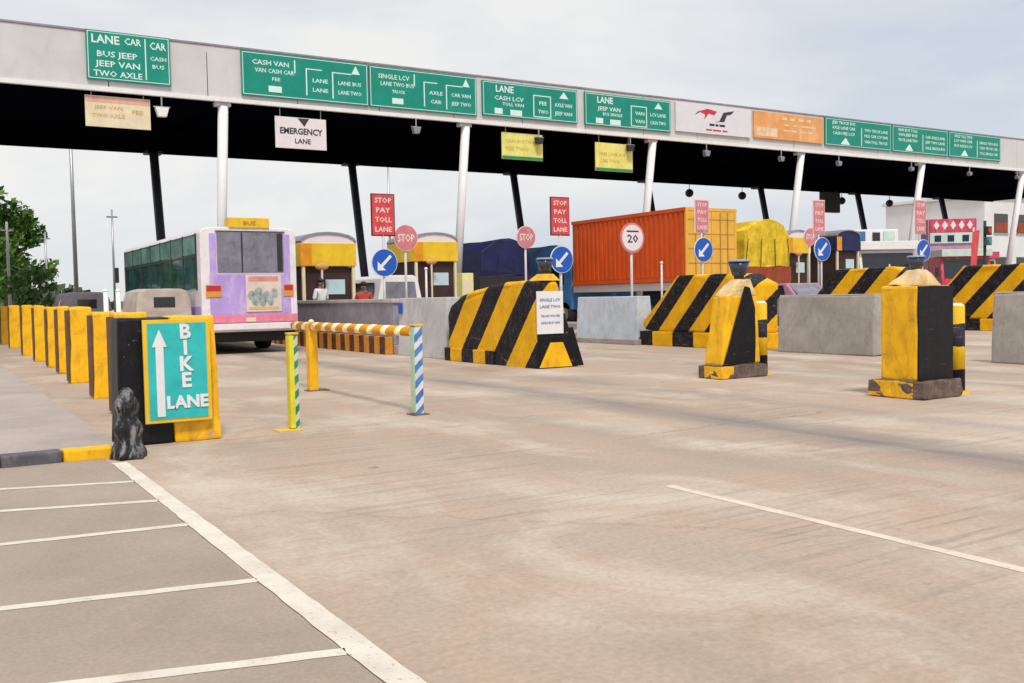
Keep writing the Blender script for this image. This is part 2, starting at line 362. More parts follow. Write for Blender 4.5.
# kerb of the raised pavement, painted in yellow and black lengths
kx=1.36; ks=[]
for i,(wd,k) in enumerate([(.39,'y'),(.46,'b'),(.55,'y'),(.5,'b'),(.5,'y'),(.55,'b')]):
    o=MB().box(kx-wd,kx-.012,8.72,8.9,-.01,.1,.018).rough(2,.006,i).build('kerb_stone',M('yellow') if k=='y' else mat('grey_black_paint',(.1,.1,.115),.7,.3,4,.5,(.25,.22,.2)))
    lab=('yellow kerb stone at the foot of the black plastic-wrapped post','dark grey kerb stone beside the yellow one next to the wrapped post','yellow kerb stone at the left edge of the photo, beyond the dark one',
         'dark kerb stone second out to the left of the frame','yellow kerb stone third out to the left of the frame','dark kerb stone farthest out to the left of the frame')[i]
    tag(o,lab,'kerb','painted kerb stones of the pavement'); kx-=wd

# ------------------------------------------------------------------ row of yellow concrete blocks
def rowblock(x0,x1,y0,z,label,seed,foot=.03):
    w_=x1-x0; r=thing('barrier_block',label,'concrete block',((x0+x1)/2,y0,0),0,'yellow concrete blocks along the bike lane')
    h=w_/2; d_=.42
    b=MB().hexa([(-h-foot,0,0),(h+foot,0,0),(h+foot,d_,0),(-h-foot,d_,0)],[(-h,.03,z),(h,.03,z),(h,d_-.03,z),(-h,d_-.03,z)],.03).rough(3,.02,seed,5).build('body',M('yellow'),r)
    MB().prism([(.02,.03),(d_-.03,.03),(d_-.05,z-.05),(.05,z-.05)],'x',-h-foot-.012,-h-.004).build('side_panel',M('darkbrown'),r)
    return r
rows=[(1.93,2.3,12.0,1.2,.02),(2.03,2.33,14.3,1.2,.02),(2.13,2.46,17.4,1.26,.04),(2.24,2.45,20.1,1.27,.02),(2.28,2.47,22.3,1.27,.015),(2.27,2.5,24.8,1.3,.02),(2.28,2.53,28,1.32,.02),(2.36,2.64,33.3,1.32,.02),(2.4,2.64,37.5,1.3,.02)]
rl=['yellow block mostly hidden right behind the black block of the bike lane sign','nearest fully visible yellow block of the long row, tall and narrow','second visible yellow block of the row, with a widened foot',
 'third visible yellow block of the row, just beyond the one with the wide foot','thin yellow block, fourth visible one along the row','fifth visible yellow block along the row, wider than both its neighbours','sixth visible yellow block along the row, small and narrow','yellow block cut by the left edge of the photo','farthest yellow block of the row, past the left edge']
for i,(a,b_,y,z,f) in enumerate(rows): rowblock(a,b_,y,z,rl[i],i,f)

# big black and yellow block carrying the bike lane sign
r=thing('barrier_block','black and yellow concrete block carrying the teal bike lane sign','concrete block',(1.95,9.3,0))
MB().hexa([(-.45,0,0),(.03,0,0),(.03,.45,0),(-.45,.45,0)],[(-.42,.03,1.17),(.03,.03,1.17),(.03,.42,1.17),(-.42,.42,1.17)],.025).rough(3,.016,3).build('black_half',M('black'),r)
MB().hexa([(.034,-.01,0),(.47,-.01,0),(.47,.45,0),(.034,.45,0)],[(.034,.02,1.18),(.44,.02,1.18),(.44,.42,1.18),(.034,.42,1.18)],.025).rough(3,.016,5).build('yellow_half',M('yellow'),r)
s=thing('lane_sign','teal bike lane sign in a yellow frame with white letters','sign',(2.02,9.26,.2))
MB().box(-.3,.3,-.03,0,0,.95,.004).build('frame',M('yellow_clean'),s)
MB().box(-.262,.262,-.036,-.031,.035,.915).build('panel',M('teal'),s)
for ch,z in (('B',.83),('I',.68),('K',.53),('E',.38)): text(ch,'letter',.185,M('white'),s,(.07,-.04,z),bold=.006)
text('LANE','word',.155,M('white'),s,(.075,-.04,.18),bold=.006)
ar=MB().box(-.195,-.125,-.042,-.037,.06,.72); ar.prism([(-.225,.7),(-.095,.7),(-.16,.86)],'y',-.043,-.038); ar.build('arrow',M('white'),s)
# wrapped post: one draped skin with vertical folds
m=MB(); N_=40; K_=18; ring=[]
for k in range(K_+1):
    z=.6*k/K_; base=.13-.07*(k/K_)**.8+(.012*math.sin(z*31)); base*=(1 if k<K_ else .35)
    ring.append([m.bm.verts.new((math.cos(a)*base*(1+.13*math.sin(5*a+z*9)+.07*math.sin(11*a-z*17)),math.sin(a)*base*(1+.13*math.sin(5*a+z*9)+.07*math.sin(11*a-z*17)),z)) for a in [j_*2*math.pi/N_ for j_ in range(N_)]])
for k in range(K_):
    for j_ in range(N_): m.bm.faces.new((ring[k][j_],ring[k][(j_+1)%N_],ring[k+1][(j_+1)%N_],ring[k+1][j_]))
m.bm.faces.new(ring[-1]); m.bm.faces.new(list(reversed(ring[0])))
m=m.build('wrapped_post',M('wrap'),None,True,(1.46,8.62,0))
tag(m,'stumpy post wrapped in scuffed black plastic at the corner of the kerb','post')

# ------------------------------------------------------------------ lane gate of striped posts and boom
def sqpost(name,x,y,h,wd,mside,mfront,label,base=None):
    r=thing(name,label,'post',(x,y,0),0,'striped posts around the lane gate')
    MB().box(-wd/2,wd/2,-wd/2,wd/2,0.012,h,.004).build('shaft',mfront,r)
    if base: MB().box(-wd/2-.002,0,-wd/2-.006,-wd/2-.001,.02,h-.01).build('front_strip',mside,r)
    MB().box(-wd/2-.005,-wd/2-.001,-wd/2,wd/2,.02,h-.01).build('side_strip',mside,r)
    MB().box(-wd/2-.008,wd/2+.008,-wd/2-.008,wd/2+.008,h+.001,h+.02,.004).build('cap',M('yellow_clean'),r)
    MB().box(*(base or (-wd,wd,-wd,wd)),0,.012,.004).build('base_plate',M('yellow_clean') if base else M('slab'),r)
    return r
GW=stripes('green_white_diagonal_tape',(1,0,-1),.15,0,(.65,.68,.5),(.02,.16,.1),.5,.2)
BW=stripes('blue_white_diagonal_tape',(1,0,-1),.17,0,(.75,.78,.8),(.05,.14,.33),.5,.2)
YG=mat('yellow_green_tape',(.72,.66,.03),.5,.2,6)
sqpost('striped_post',3.19,9.47,.96,.09,YG,GW,'yellow post with green and white diagonal tape, standing alone on a flat yellow plate',(-.2,.06,-.12,.06))
sqpost('striped_post',4.72,9.77,.99,.1,mat('pale_green_tape',(.45,.65,.45),.5,.2,6),BW,'post with blue and white diagonal tape at the near end of the boom')
r=thing('striped_post','plain dirty yellow post standing behind the striped boom','post',(4.79,13.35,0),0,'striped posts around the lane gate')
MB().box(-.065,.065,-.065,.065,.01,.97,.006).rough(2,.004,2).build('shaft',M('yellow'),r)
MB().ball((0,0,.985),.045,2).build('cap',M('cream'),r,True)
MB().box(-.1,.22,-.1,.1,0,.012).build('base_plate',M('slab'),r)
# boom
OW=stripes('orange_white_boom_tape',(0,1,1),.42,0,(.85,.36,.015),(.85,.68,.4),.62,.5)
r=thing('barrier_boom','orange and cream striped boom between the plain yellow post and the blue and white post','barrier',(4.72,9.83,.93))
a=Vector((0,0,0)); b_=Vector((.08,4.3,.0))
MB().tube(a,b_,.058,.058,16).build('arm',OW,r,True)
for f in (.01,.82): MB().tube(a.lerp(b_,f)-Vector((0,0,.1)),a.lerp(b_,f)+Vector((0,0,.08)),.02).build('bracket',M('steel_d'),r)

# ------------------------------------------------------------------ toll islands
IS=[9.4,15.65,21.3,26.95,32.6,38.2,43.9]
ordn=['island nearest to the bus, under the pale wall','island second from the bus, behind the orange container sign','island third from the bus, beside the container truck','island fourth from the bus, right of the yellow tarpaulin truck','island fifth from the bus, below the yellow booth','island sixth from the bus, below the navy booth','island farthest from the bus, near the decorated truck']
for i,x in enumerate(IS):
    o=MB().box(x+.02,x+1.38,19.45,56,-.01,.22,.02).build('toll_island',M('conc'))
    tag(o,'long low concrete toll '+ordn[i],'traffic island','toll islands between the lanes')
# striped kerb along island 1
KS=stripes('brown_yellow_kerb_paint',(0,1,0),.62,0,(.7,.3,.03),(.07,.02,.01),.5,.7)
o=MB().box(9.22,9.4,20.7,29,-.005,.42,.02).rough(3,.01,4).build('striped_kerb',KS); tag(o,'yellow and brown striped kerb at the foot of the mauve grey wall, behind the boom','kerb')
r=thing('island_wall','long mauve grey wall with a beige top on the first island, left of the pale one','wall',(9.6,24.1,.22))
MB().box(-.18,.1,-3.4,4.6,0,.98,.02).build('wall',M('conc_purple'),r)
MB().box(-.21,.13,-3.45,4.65,.985,1.08,.02).build('coping',M('conc_lt'),r)
r=thing('island_wall','pale stained concrete wall segment right behind the curved striped crash block','wall',(9.6,19.2,0))
MB().hexa([(-.22,-1.15,0),(.3,-1.15,0),(.3,1.2,0),(-.22,1.2,0)],[(-.14,-1.15,1.31),(.16,-1.15,1.31),(.16,1.2,1.31),(-.14,1.2,1.31)],.02).build('wall',mat('stained_pale_concrete',(.56,.55,.55),.8,.25,1.3,.55,(.3,.22,.18),fine=5),r)
MB().box(-.2,-.17,1.0,1.17,.95,1.2).build('cable_box',M('blue_sign'),r)
# pale block island 2
r=thing('island_wall','pale blue white concrete wall segment standing below the orange container','wall',(15.9,20.7,0))
MB().hexa([(-.3,-1.25,0),(.3,-1.25,0),(.3,1.4,0),(-.3,1.4,0)],[(-.22,-1.25,1.24),(.18,-1.25,1.24),(.18,1.4,1.24),(-.22,1.4,1.24)],.02).build('wall',M('conc_blue'),r)
MB().box(-.45,.35,-1.4,1.5,0,.14,.02).build('footing',M('conc'),r)
# bare concrete blocks running along island 2
def barewall(x,y0,y1,label,seed):
    r=thing('concrete_barrier',label,'concrete barrier',(x,(y0+y1)/2,0),0,'bare concrete barrier pieces of the second island'); h=(y1-y0)/2
    MB().prism([(-.19,0),(.23,0),(.16,1.19),(-.12,1.19)],'y',-h,h,.035).rough(3,.022,seed,2.2).build('body',M('conc'),r)
    MB().box(-.11,.15,-h+.02,h-.02,1.185,1.21,.006).build('top_layer',M('conc_lt'),r)
barewall(15.86,12.3,14.75,'bare grey concrete barrier between the two free-standing yellow and black blocks',1)
barewall(15.8,6.4,9.85,'bare grey concrete barrier cut by the right edge of the photo',2)

# striped crash block (curved) of island 1
r=thing('crash_block','long curved striped yellow and black crash block with a white notice on its end','crash barrier',(9.35,14.4,0))
pr=[(0,0),(3.45,0),(3.45,.9),(3.3,1.15),(2.9,1.33),(2.3,1.45),(1.6,1.53),(.8,1.57),(.05,1.57)]
ST=stripes('diagonal_yellow_black_island_one',(-.75,1,.85),1.3,.17-.62,duty=.52)
m=MB(); b=m.bm
vs0=[];vs1=[]
for (y,z) in pr:
    xr=.98-(z/1.57)*.5
    if y<.1 : yy=y+(.0 if z>1 else 0)
    vs0.append(b.verts.new((0 if z>.3 else -.02,y,z))); vs1.append(b.verts.new((xr,y+.12*(1-z/1.57),z)))
b.faces.new(vs0); b.faces.new(list(reversed(vs1)))
for i in range(len(pr)): b.faces.new((vs0[i],vs1[i],vs1[(i+1)%len(pr)],vs0[(i+1)%len(pr)]))
bmesh.ops.recalc_face_normals(b,faces=b.faces)
bmesh.ops.bevel(m.bm,geom=[e for e in m.bm.edges if max(v.co.z for v in e.verts)>.8],offset=.07,segments=3,affect='EDGES',profile=.5); m.rough(2,.035,6,2.2).build('body',ST,r)
KB=stripes('base_band_blocks',(0,1,0),.95,.1,duty=.5,dirt=.8)
MB().box(-.07,-.022,1.5,3.5,0,.27,.02).rough(3,.012,8).build('base_band',KB,r)
MB().prism([(.0,.02),(.7,.02),(.5,.46),(.24,.46)],'y',-.034,-.014).build('yellow_patch',M('yellow'),r)
MB().prism([(-.3+.29,.02),(.97,.02),(.74,.72),(-.01,.72)],'y',-.013,.02).build('black_patch',M('black'),r)
p=MB().box(-.04,.52,-.03,-.012,.62,1.38).build('notice',M('white'),r)
rng=random.Random(3); sm=MB()
for z in (1.2,1.08): scribble(sm,.02,.46,z,.055,-.031,rng)
for z in (.92,.8): scribble(sm,.04,.44,z,.04,-.031,rng)
sm.build('writing',M('blueink'),p)
MB().hexa([(.1,.05,1.57),(.52,.05,1.57),(.5,.5,1.57),(.12,.5,1.57)],[(.22,.12,1.69),(.42,.12,1.69),(.42,.35,1.69),(.22,.35,1.69)]).build('cap',M('yellow'),r)

# sloping striped crash blocks of the further islands
def crash(x,period,phase,label,ztop=1.74,seed=0):
    r=thing('crash_block',label,'crash barrier',(x,15.6,0),0,'sloping striped crash blocks of the islands')
    st=stripes('diagonal_yellow_black_%d'%seed,(-.7,1,1.),period,phase)
    MB().prism([(0,.362),(3.6,.362),(3.7,.58),(2.35,ztop),(.5,ztop),(0,ztop-.25)],'x',0,.95,.06).rough(3,.035,seed,2.2).build('body',st,r)
    MB().box(-.04,1.05,-.15,3.75,0,.36,.02).rough(3,.01,seed+2).build('base',stripes('block_band_%d'%seed,(0,1,0),1.5,.5),r)
crash(15.68,1.1,.40,'sloping striped crash block behind the free-standing block with the black slanted front',1.72,1)
crash(21.35,1.12,.2,'striped crash block over the bare concrete barrier, left of the tall yellow and black block',1.86,2)
crash(27.0,1.12,.3,'striped crash block rising right of the tall yellow and black block',1.95,3)
crash(32.7,1.12,.3,'striped crash block at the right border of the photo, partly out of frame',1.95,4)

# free-standing yellow/black blocks with beacon heads
def beacon(x,y,z,label,s=1.):
    r=thing('beacon_lamp',label,'warning lamp',(x,y,z),0,'dark warning lamps on the crash blocks')
    MB().tube((0,0,0),(0,0,.06*s),.06*s,.07*s).build('base',M('steel_d'),r)
    MB().tube((0,0,.06*s),(0,0,.24*s),.09*s,.14*s,18).build('lens',M('beacon'),r,True)
    MB().tube((0,0,.24*s),(0,0,.27*s),.15*s,.13*s,18).build('cap',mat('pale_blue_plastic',(.3,.36,.5),.4),r,True)
r=thing('guard_block','free-standing block with a slanted black front on a broken base slab','concrete block',(10.55,10.68,0))
MB().box(-.45,.5,-.08,.42,0,.2,.02).rough(3,.03,4,6).build('base_slab',M('slab'),r)
MB().box(-.452,-.2,-.084,.3,.01,.19,.01).rough(2,.012,5,6).build('yellow_corner',M('yellow'),r)
MB().hexa([(-.37,0,.2),(.43,0,.2),(.43,.37,.2),(-.37,.37,.2)],[(-.22,.02,1.24),(.4,.02,1.24),(.4,.33,1.24),(-.22,.33,1.24)],.03).rough(3,.022,6,5).build('body',M('yellow'),r)
MB().hexa([(-.22,.02,1.235),(.4,.02,1.235),(.4,.33,1.235),(-.22,.33,1.235)],[(.07,.08,1.49),(.34,.08,1.49),(.34,.26,1.49),(.07,.26,1.49)],.03).rough(3,.025,7,5).build('head',mat('pale_worn_yellow',(.72,.5,.22),.7,.35,6,1.,(.62,.55,.5),fine=5),r)
MB().prism([(-.33,.22),(.3,.22),(.31,.62),(.31,1.05),(.2,1.36),(.12,1.38)],'y',-.028,.01,.004).rough(2,.006,8).build('black_stripe',M('black'),r)
beacon(10.72,10.85,1.48,'dark warning lamp on top of the block with the slanted black front',1.15)
r=thing('guard_block','tall free-standing block, yellow on its left side and black on its front','concrete block',(10.28,7.2,0))
MB().box(-.42,.32,-.16,.6,0,.21,.02).rough(3,.03,14,6).build('base_slab',M('slab'),r)
MB().box(-.425,-.3,-.02,.6,.01,.2,.01).rough(2,.012,5,6).build('yellow_corner',M('yellow'),r)
MB().box(-.33,.33,0,.5,.2,1.33,.03).rough(3,.018,16,4).build('body',M('yellow'),r)
MB().box(-.318,.336,-.022,-.004,.215,1.325,.004).build('black_front',M('black'),r)
MB().hexa([(-.3,.03,1.33),(.25,.03,1.33),(.25,.45,1.33),(-.3,.45,1.33)],[(-.12,.12,1.53),(.04,.12,1.53),(.04,.3,1.53),(-.12,.3,1.53)],.03).rough(3,.025,17,5).build('head',_c['pale_worn_yellow'],r)
beacon(10.25,7.42,1.49,'dark warning lamp on top of the tall yellow and black block',.75)
beacon(9.68,14.65,1.685,'dark warning lamp on the long curved striped crash block',1.1)
BB=stripes('banded_bollard_paint',(0,0,1),.56,.26,(.85,.52,.01),(.012,.012,.02),.5,.5)
for x,y,h,lab in ((11.28,10.95,1.12,'round yellow bollard with a dark band beside the block with the slanted black front'),(10.86,7.3,1.08,'round yellow bollard with a dark band beside the tall yellow and black block')):
    r=thing('bollard',lab,'bollard',(x,y,0),0,'banded bollards beside the guard blocks')
    MB().tube((0,0,0.04),(0,0,h),.1,.095,18).build('tube',BB,r,True)
    MB().tube((0,0,h+.001),(0,0,h+.03),.09,.05,18).build('cap',M('white'),r)
    MB().tube((0,0,0),(0,0,.04),.15,.14,18).build('base',M('yellow'),r)

# ------------------------------------------------------------------ signs on the islands
def rect_sign(x,y,z0,z1,wd,mt,label,post=.22,text_m='white'):
    r=thing('lane_sign',label,'sign',(x,y,post),0,'upright red signs on poles over the islands')
    MB().tube((0,0.03,0),(0,0.03,z1-post),.035,.035,10).build('pole',M('polew'),r,True)
    pn=MB().box(-wd/2,wd/2,-.02,0,z0-post,z1-post,.006).build('panel',mt,r)
    MB().box(-wd/2-.03,wd/2+.03,.001,.02,z0-post-.03,z1-post+.03).build('backing',M('steel_d') if mt.name.startswith('red') else M('pinkw'),r)
    rng=random.Random(int(x*10)); sm=MB(); h=(z1-z0)
    for k,wr in enumerate(('LANE','TOLL','PAY','STOP')): scribble(sm,-wd*.38,wd*.38,z0-post+h*(.08+.24*k),h*.13,-.021,rng,.4,wr)
    sm.build('writing',M('pinkw'),pn); return r
Y=23.6
rect_sign(10.52,Y,2.98,4.03,.62,M('red_sign'),'leftmost red upright sign, brighter than the others, beside a dark slanting column')
rect_sign(16.15,Y,3.08,4.15,.62,M('red_sign'),'red upright sign with white marks just left of the orange container')
rect_sign(21.7,Y,3.26,4.27,.55,M('pink_sign'),'faded red upright sign in front of the yellow container doors')
rect_sign(27.2,Y,3.3,4.45,.55,M('pink_sign'),'faded red upright sign right of the yellow tarpaulin truck')
rect_sign(32.85,Y,3.4,4.65,.62,M('pink_sign'),'faded red upright sign beside the decorated truck on the right')
def round_sign(x,y,zc,rad,kind,label,post=.22,pole='polew'):
    r=thing('round_sign',label,'sign',(x,y,post),0,'round signs on poles over the islands'); z=zc-post
    MB().tube((0,.05,0),(0,.05,z+rad*.6),.035,.035,10).build('pole',M(pole),r,True)
    rim={'keep':'white','red':'white','speed':'pink_sign'}[kind]
    MB().tube((0,.02,z),(0,-.01,z),rad,rad,28).build('rim',M(rim),r)
    MB().tube((0,-.011,z),(0,-.018,z),rad*(.95 if kind!='speed' else .86),rad*(.95 if kind!='speed' else .86),28).build('disc',M({'keep':'blue_sign','red':'pink_sign','speed':'pinkw'}[kind]),r)
    if kind=='keep':
        m=MB(); k=rad*.75
        m.hexa([(k*.55,-.024,z+k*.75),(k*.75,-.024,z+k*.55),(k*.75,-.019,z+k*.55),(k*.55,-.019,z+k*.75)],[(-k*.45,-.024,z-k*.25),(-k*.25,-.024,z-k*.45),(-k*.25,-.019,z-k*.45),(-k*.45,-.019,z-k*.25)])
        m.prism([(-k*.75,z-k*.75),(-k*.72,z+k*.1),(k*.1,z-k*.72)],'y',-.025,-.02); m.build('arrow',M('white'),r)
    elif kind=='speed':
        sm=MB(); scribble(sm,-rad*.45,rad*.45,z-rad*.3,rad*.55,-.019,random.Random(5),0,'20'); sm.build('writing',M('ink'),r)
        MB().box(-rad*.5,rad*.5,-.022,-.019,z+rad*.38,z+rad*.48).build('bar',M('ink'),r)
    else:
        sm=MB(); scribble(sm,-rad*.7,rad*.7,z-.11,.22,-.019,random.Random(6),0,'STOP'); sm.build('writing',M('white'),r)
round_sign(10.5,Y-.06,2.25,.37,'keep','blue round keep-left sign below the leftmost red upright sign')
round_sign(16.15,Y-.06,2.35,.4,'keep','blue round keep-left sign below the red upright sign, against the orange container')
round_sign(21.7,Y-.06,2.68,.4,'keep','blue round keep-left sign in front of the yellow container doors')
round_sign(27.3,Y-.06,2.75,.42,'keep','blue round keep-left sign left of the navy booth')
round_sign(32.95,Y-.06,2.75,.42,'keep','blue round keep-left sign in front of the white truck')
round_sign(11.4,Y+.5,2.95,.36,'red','small faded red and white round sign right of the leftmost red upright sign')
round_sign(15.85,25,3.09,.34,'red','small faded red and white round sign against the navy tarpaulin truck')
round_sign(16.6,20.8,2.82,.41,'speed','white round speed sign with red rim against the orange container',0)
round_sign(30.6,27,3.45,.36,'red','small faded red and white round sign beside the yellow tarpaulin truck',0)
# thin pole beside the speed sign
for x,y,h,lab in ((16.05,18.95,2.05,'thin pale pole before the orange container, right of the speed sign'),(10.0,20.1,1.95,'thin pale pole on the pale wall left of the curved crash block')):
    r=thing('marker_pole',lab,'pole',(x,y,.2)); MB().tube((0,0,0),(0,0,h-.2),.03,.025,10).build('shaft',M('polew'),r,True); MB().ball((0,0,h-.18),.04).build('cap',M('pinkw'),r,True)

# ------------------------------------------------------------------ canopy
YF=32.6; ZB=7.92; ZT=9.72; XL=-16.; XR=71.6
r=thing('toll_canopy','long flat toll canopy with a pale panelled fascia and shade-black underside','canopy',(0,YF,0))
m=MB(); x=XL
while x<XR-.1:
    x1=min(x+3.05,XR); m.box(x+.012,x1-.012,0,.05,ZB+.14,ZT,.008); x=x1
m.build('fascia',M('fascia'),r)
MB().box(XL,XR,-.07,.06,ZB,ZB+.135,.01).build('lower_trim',M('trim'),r)
MB().box(XL-.02,XR+.02,-.03,.1,ZT+.002,ZT+.07,.01).build('coping',M('conc_purple'),r)
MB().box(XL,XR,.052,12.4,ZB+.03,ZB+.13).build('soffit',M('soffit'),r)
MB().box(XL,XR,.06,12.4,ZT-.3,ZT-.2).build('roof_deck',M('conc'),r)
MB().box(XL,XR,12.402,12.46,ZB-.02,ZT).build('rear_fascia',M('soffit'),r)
for xx in (XL-.05,XR): MB().box(xx,xx+.05,.06,12.4,ZB+.131,ZT).build('side_fascia',M('fascia'),r)
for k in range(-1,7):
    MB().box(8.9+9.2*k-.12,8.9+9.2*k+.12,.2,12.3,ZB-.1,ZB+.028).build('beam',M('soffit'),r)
cn=['of the canopy left of the bus, out of frame','rising behind the bus','standing in the lane above the long curved crash block','rising behind the left half of the orange container','above the yellow tarpaulin truck and booth','in front of the decorated truck, near the right','next to last before the right end of the canopy','at the far right end of the canopy']
for k in range(-1,7):
    X=8.92+9.2*k
    f=thing('canopy_column','pale front column '+cn[k+1],'column',(X,33.95,0),0,'pale front columns of the canopy')
    MB().tube((0,0,.3),(0,-1.2,ZB-.1),.15,.17,20).build('shaft',M('colw'),f,True)
    MB().box(-.4,.4,-.4,.4,0,.3,.03).build('footing',M('conc'),f)
    MB().box(-.26,.26,-1.22,-.95,ZB-.1,ZB+.02).build('top_plate',M('colw'),f)
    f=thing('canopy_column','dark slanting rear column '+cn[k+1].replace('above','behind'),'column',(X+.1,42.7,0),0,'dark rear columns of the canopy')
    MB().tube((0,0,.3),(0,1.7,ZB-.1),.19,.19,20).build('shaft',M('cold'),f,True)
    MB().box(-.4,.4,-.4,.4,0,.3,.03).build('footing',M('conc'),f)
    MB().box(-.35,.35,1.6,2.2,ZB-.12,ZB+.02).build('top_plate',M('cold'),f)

# fascia sign panels
def fpanel(x0,x1,z0,z1,mt,name,label,cat='sign',group=None):
    r=thing(name,label,cat,((x0+x1)/2,YF-.03,z0),0,group); h=(x1-x0)/2
    MB().box(-h,h,-.06,0.02,0,z1-z0,.006).build('panel',mt,r)
    return r,h,z1-z0
GG='green direction panels on the canopy fascia'
def green_small(x0,x1,z0,z1,label,head,seed,two=False):
    r,h,H_=fpanel(x0,x1,z0,z1,M('green'),'fascia_sign',label,'sign',GG); rng=random.Random(seed); y=-.061
    fr=MB(); tk=.035
    tk=.022; fr.box(-h+.04,h-.04,y-.006,y,.04,.04+tk).box(-h+.04,h-.04,y-.006,y,H_-.04-tk,H_-.04)
    fr.box(-h+.04,-h+.04+tk,y-.007,y,.04,H_-.04).box(h-.04-tk,h-.04,y-.007,y,.04,H_-.04); fr.build('border',M('mint'),r)
    if head: text('LANE',"heading",.36,M('mint'),r,(-h*.55,y-.004,H_-.28),sx=.95,bold=.008)
    m=MB()
    return r,h,H_,rng,y,m
# 1
r,h,H_,rng,y,m=green_small(4.72,7.22,8.26,9.78,'green fascia panel standing alone, leftmost on the canopy',True,1)
m.box(h*.38,h*.38+.035,y-.006,y,.12,H_-.12)
for k,z in enumerate((.12,.42,.72,)): scribble(m,-h*.85,h*.3,z,.19,y,rng); 
for z in (.5,.75): scribble(m,h*.5,h*.9,z,.13,y,rng)
scribble(m,-h*.1,h*.3,H_-.36,.22,y,rng); scribble(m,h*.5,h*.9,H_-.42,.24,y,rng); m.build('writing',M('mint'),r)
def green_map(x0,x1,z0,z1,label,seed):
    r,h,H_,rng,y,m=green_small(x0,x1,z0,z1,label,False,seed); w_=2*h
    X=lambda f:-h+f*w_
    scribble(m,X(.08),X(.36),H_*.72,.17,y,rng); scribble(m,X(.1),X(.4),H_*.55,.15,y,rng); scribble(m,X(.2),X(.32),H_*.38,.12,y,rng)
    m.box(X(.2),X(.3),y-.006,y,H_*.12,H_*.26)
    m.box(X(.49),X(.5),y-.006,y,H_*.12,H_*.72); m.box(X(.49),X(.62),y-.007,y,H_*.72,H_*.745)
    m.box(X(.7),X(.71),y-.006,y,H_*.1,H_*.7); m.box(X(.7),X(.86),y-.007,y,H_*.7,H_*.725)
    for a,b_ in ((.54,.67),(.75,.94)):
        for z in (.44,.22): scribble(m,X(a),X(b_),H_*z,.14,y,rng)
    m.prism([(X(.86),H_*.72),(X(.93),H_*.72),(X(.895),H_*.92)],'y',y-.01,y-.001)
    m.box(X(.4),X(.41),y-.008,y,H_*.6,H_*.9); m.build('writing',M('mint'),r)
green_map(9.5,14.05,8.2,9.68,'long green fascia panel, left one of the joined pair above the bus',2)
green_map(14.09,18.5,8.2,9.66,'long green fascia panel, right one of the joined pair, beside the second pale column',3)
def green_mid(x0,x1,z0,z1,label,seed):
    r,h,H_,rng,y,m=green_small(x0,x1,z0,z1,label,True,seed); w_=2*h; X=lambda f:-h+f*w_
    m.box(X(.12),X(.2),y-.006,y,.1,.32); m.box(X(.28),X(.4),y-.006,y,.08,.3)
    scribble(m,X(.12),X(.42),H_*.48,.17,y,rng); scribble(m,X(.2),X(.42),H_*.33,.13,y,rng)
    m.box(X(.52),X(.53),y-.006,y,.1,H_*.7).box(X(.7),X(.71),y-.006,y,.1,H_*.7).box(X(.52),X(.71),y-.007,y,H_*.7,H_*.73).box(X(.52),X(.71),y-.007,y,.1,.14)
    for z in (.45,.2): scribble(m,X(.57),X(.68),H_*z,.15,y,rng); scribble(m,X(.75),X(.94),H_*z,.15,y,rng)
    m.prism([(X(.8),H_*.7),(X(.9),H_*.7),(X(.85),H_*.9)],'y',y-.01,y-.001); m.build('writing',M('mint'),r)
green_mid(18.75,23.2,8.27,9.6,'green fascia panel with heading, just right of the second pale column',4)
green_mid(23.58,28.15,8.27,9.6,'green fascia panel with heading, directly left of the white advert',5)
r,h,H_=fpanel(28.45,32.95,8.36,9.64,M('advert'),'advert_panel','white advert panel with a red and black emblem on the fascia','advert')
m=MB(); m.prism([(-.95,.95),(-.4,1.1),(.15,1.02),(.0,.85),(-.35,.9),(-.6,.62),(-.55,.85)],'y',-.07,-.062); m.build('emblem',M('redink'),r)
m=MB(); m.prism([(.05,.55),(.3,.6),(.55,1.0),(1.2,1.12),(1.0,.95),(.75,.9),(.6,.6)],'y',-.072,-.062); m.prism([(-1.15,.8),(-.95,.95),(-.9,.9)],'y',-.07,-.062)
rng=random.Random(8); [m.box(a,a+b_,-.066,-.061,.36,.46) for a,b_ in ((-.3,.3),(.06,.18),(.3,.34))]; m.build('lettering',M('ink'),r)
m=MB(); [m.box(a,a+b_,-.066,-.061,.14,.21) for a,b_ in ((-.5,.34),(-.1,.5),(.48,.3))]; m.build('small_lettering',M('redink'),r)
r,h,H_=fpanel(33.15,37.8,8.4,9.62,M('orange_board'),'advert_panel','orange advert panel on the fascia','advert')
m=MB(); rng=random.Random(4)
for z,hh,zz in ((.93,.12,0),(.66,.08,.2),(.4,.08,.1)): [m.box(-.5+k*.55+zz,-.5+k*.55+zz+rng.uniform(.28,.5),-.066,-.061,z,z+hh) for k in range(4)]
m.box(-h*.92,-h*.35,-.066,-.061,.1,.5); m.build('writing',M('orange_txt'),r)
labs=['first of three narrow green fascia panels, touching the orange advert side','middle one of the three narrow green fascia panels on the right','last and rightmost green fascia panel on the canopy']
for i,(a,b_) in enumerate(((37.95,42.9),(42.98,47.6),(47.68,52.4))):
    r,h,H_,rng,y,m=green_small(a,b_,8.36,9.7,labs[i],False,20+i); w_=2*h; X=lambda f:-h+f*w_
    m.prism([(X(.22),.1),(X(.36),.1),(X(.3),.42),(X(.29),.42)],'y',y-.01,y-.001)
    for z in (.42,.62,.8): scribble(m,X(.1),X(.44),H_*z,.15,y,rng)
    m.box(X(.53),X(.54),y-.006,y,.1,H_*.75)
    for z in (.2,.42,.62): scribble(m,X(.58),X(.94),H_*z,.15,y,rng)
    m.build('writing',M('mint'),r)

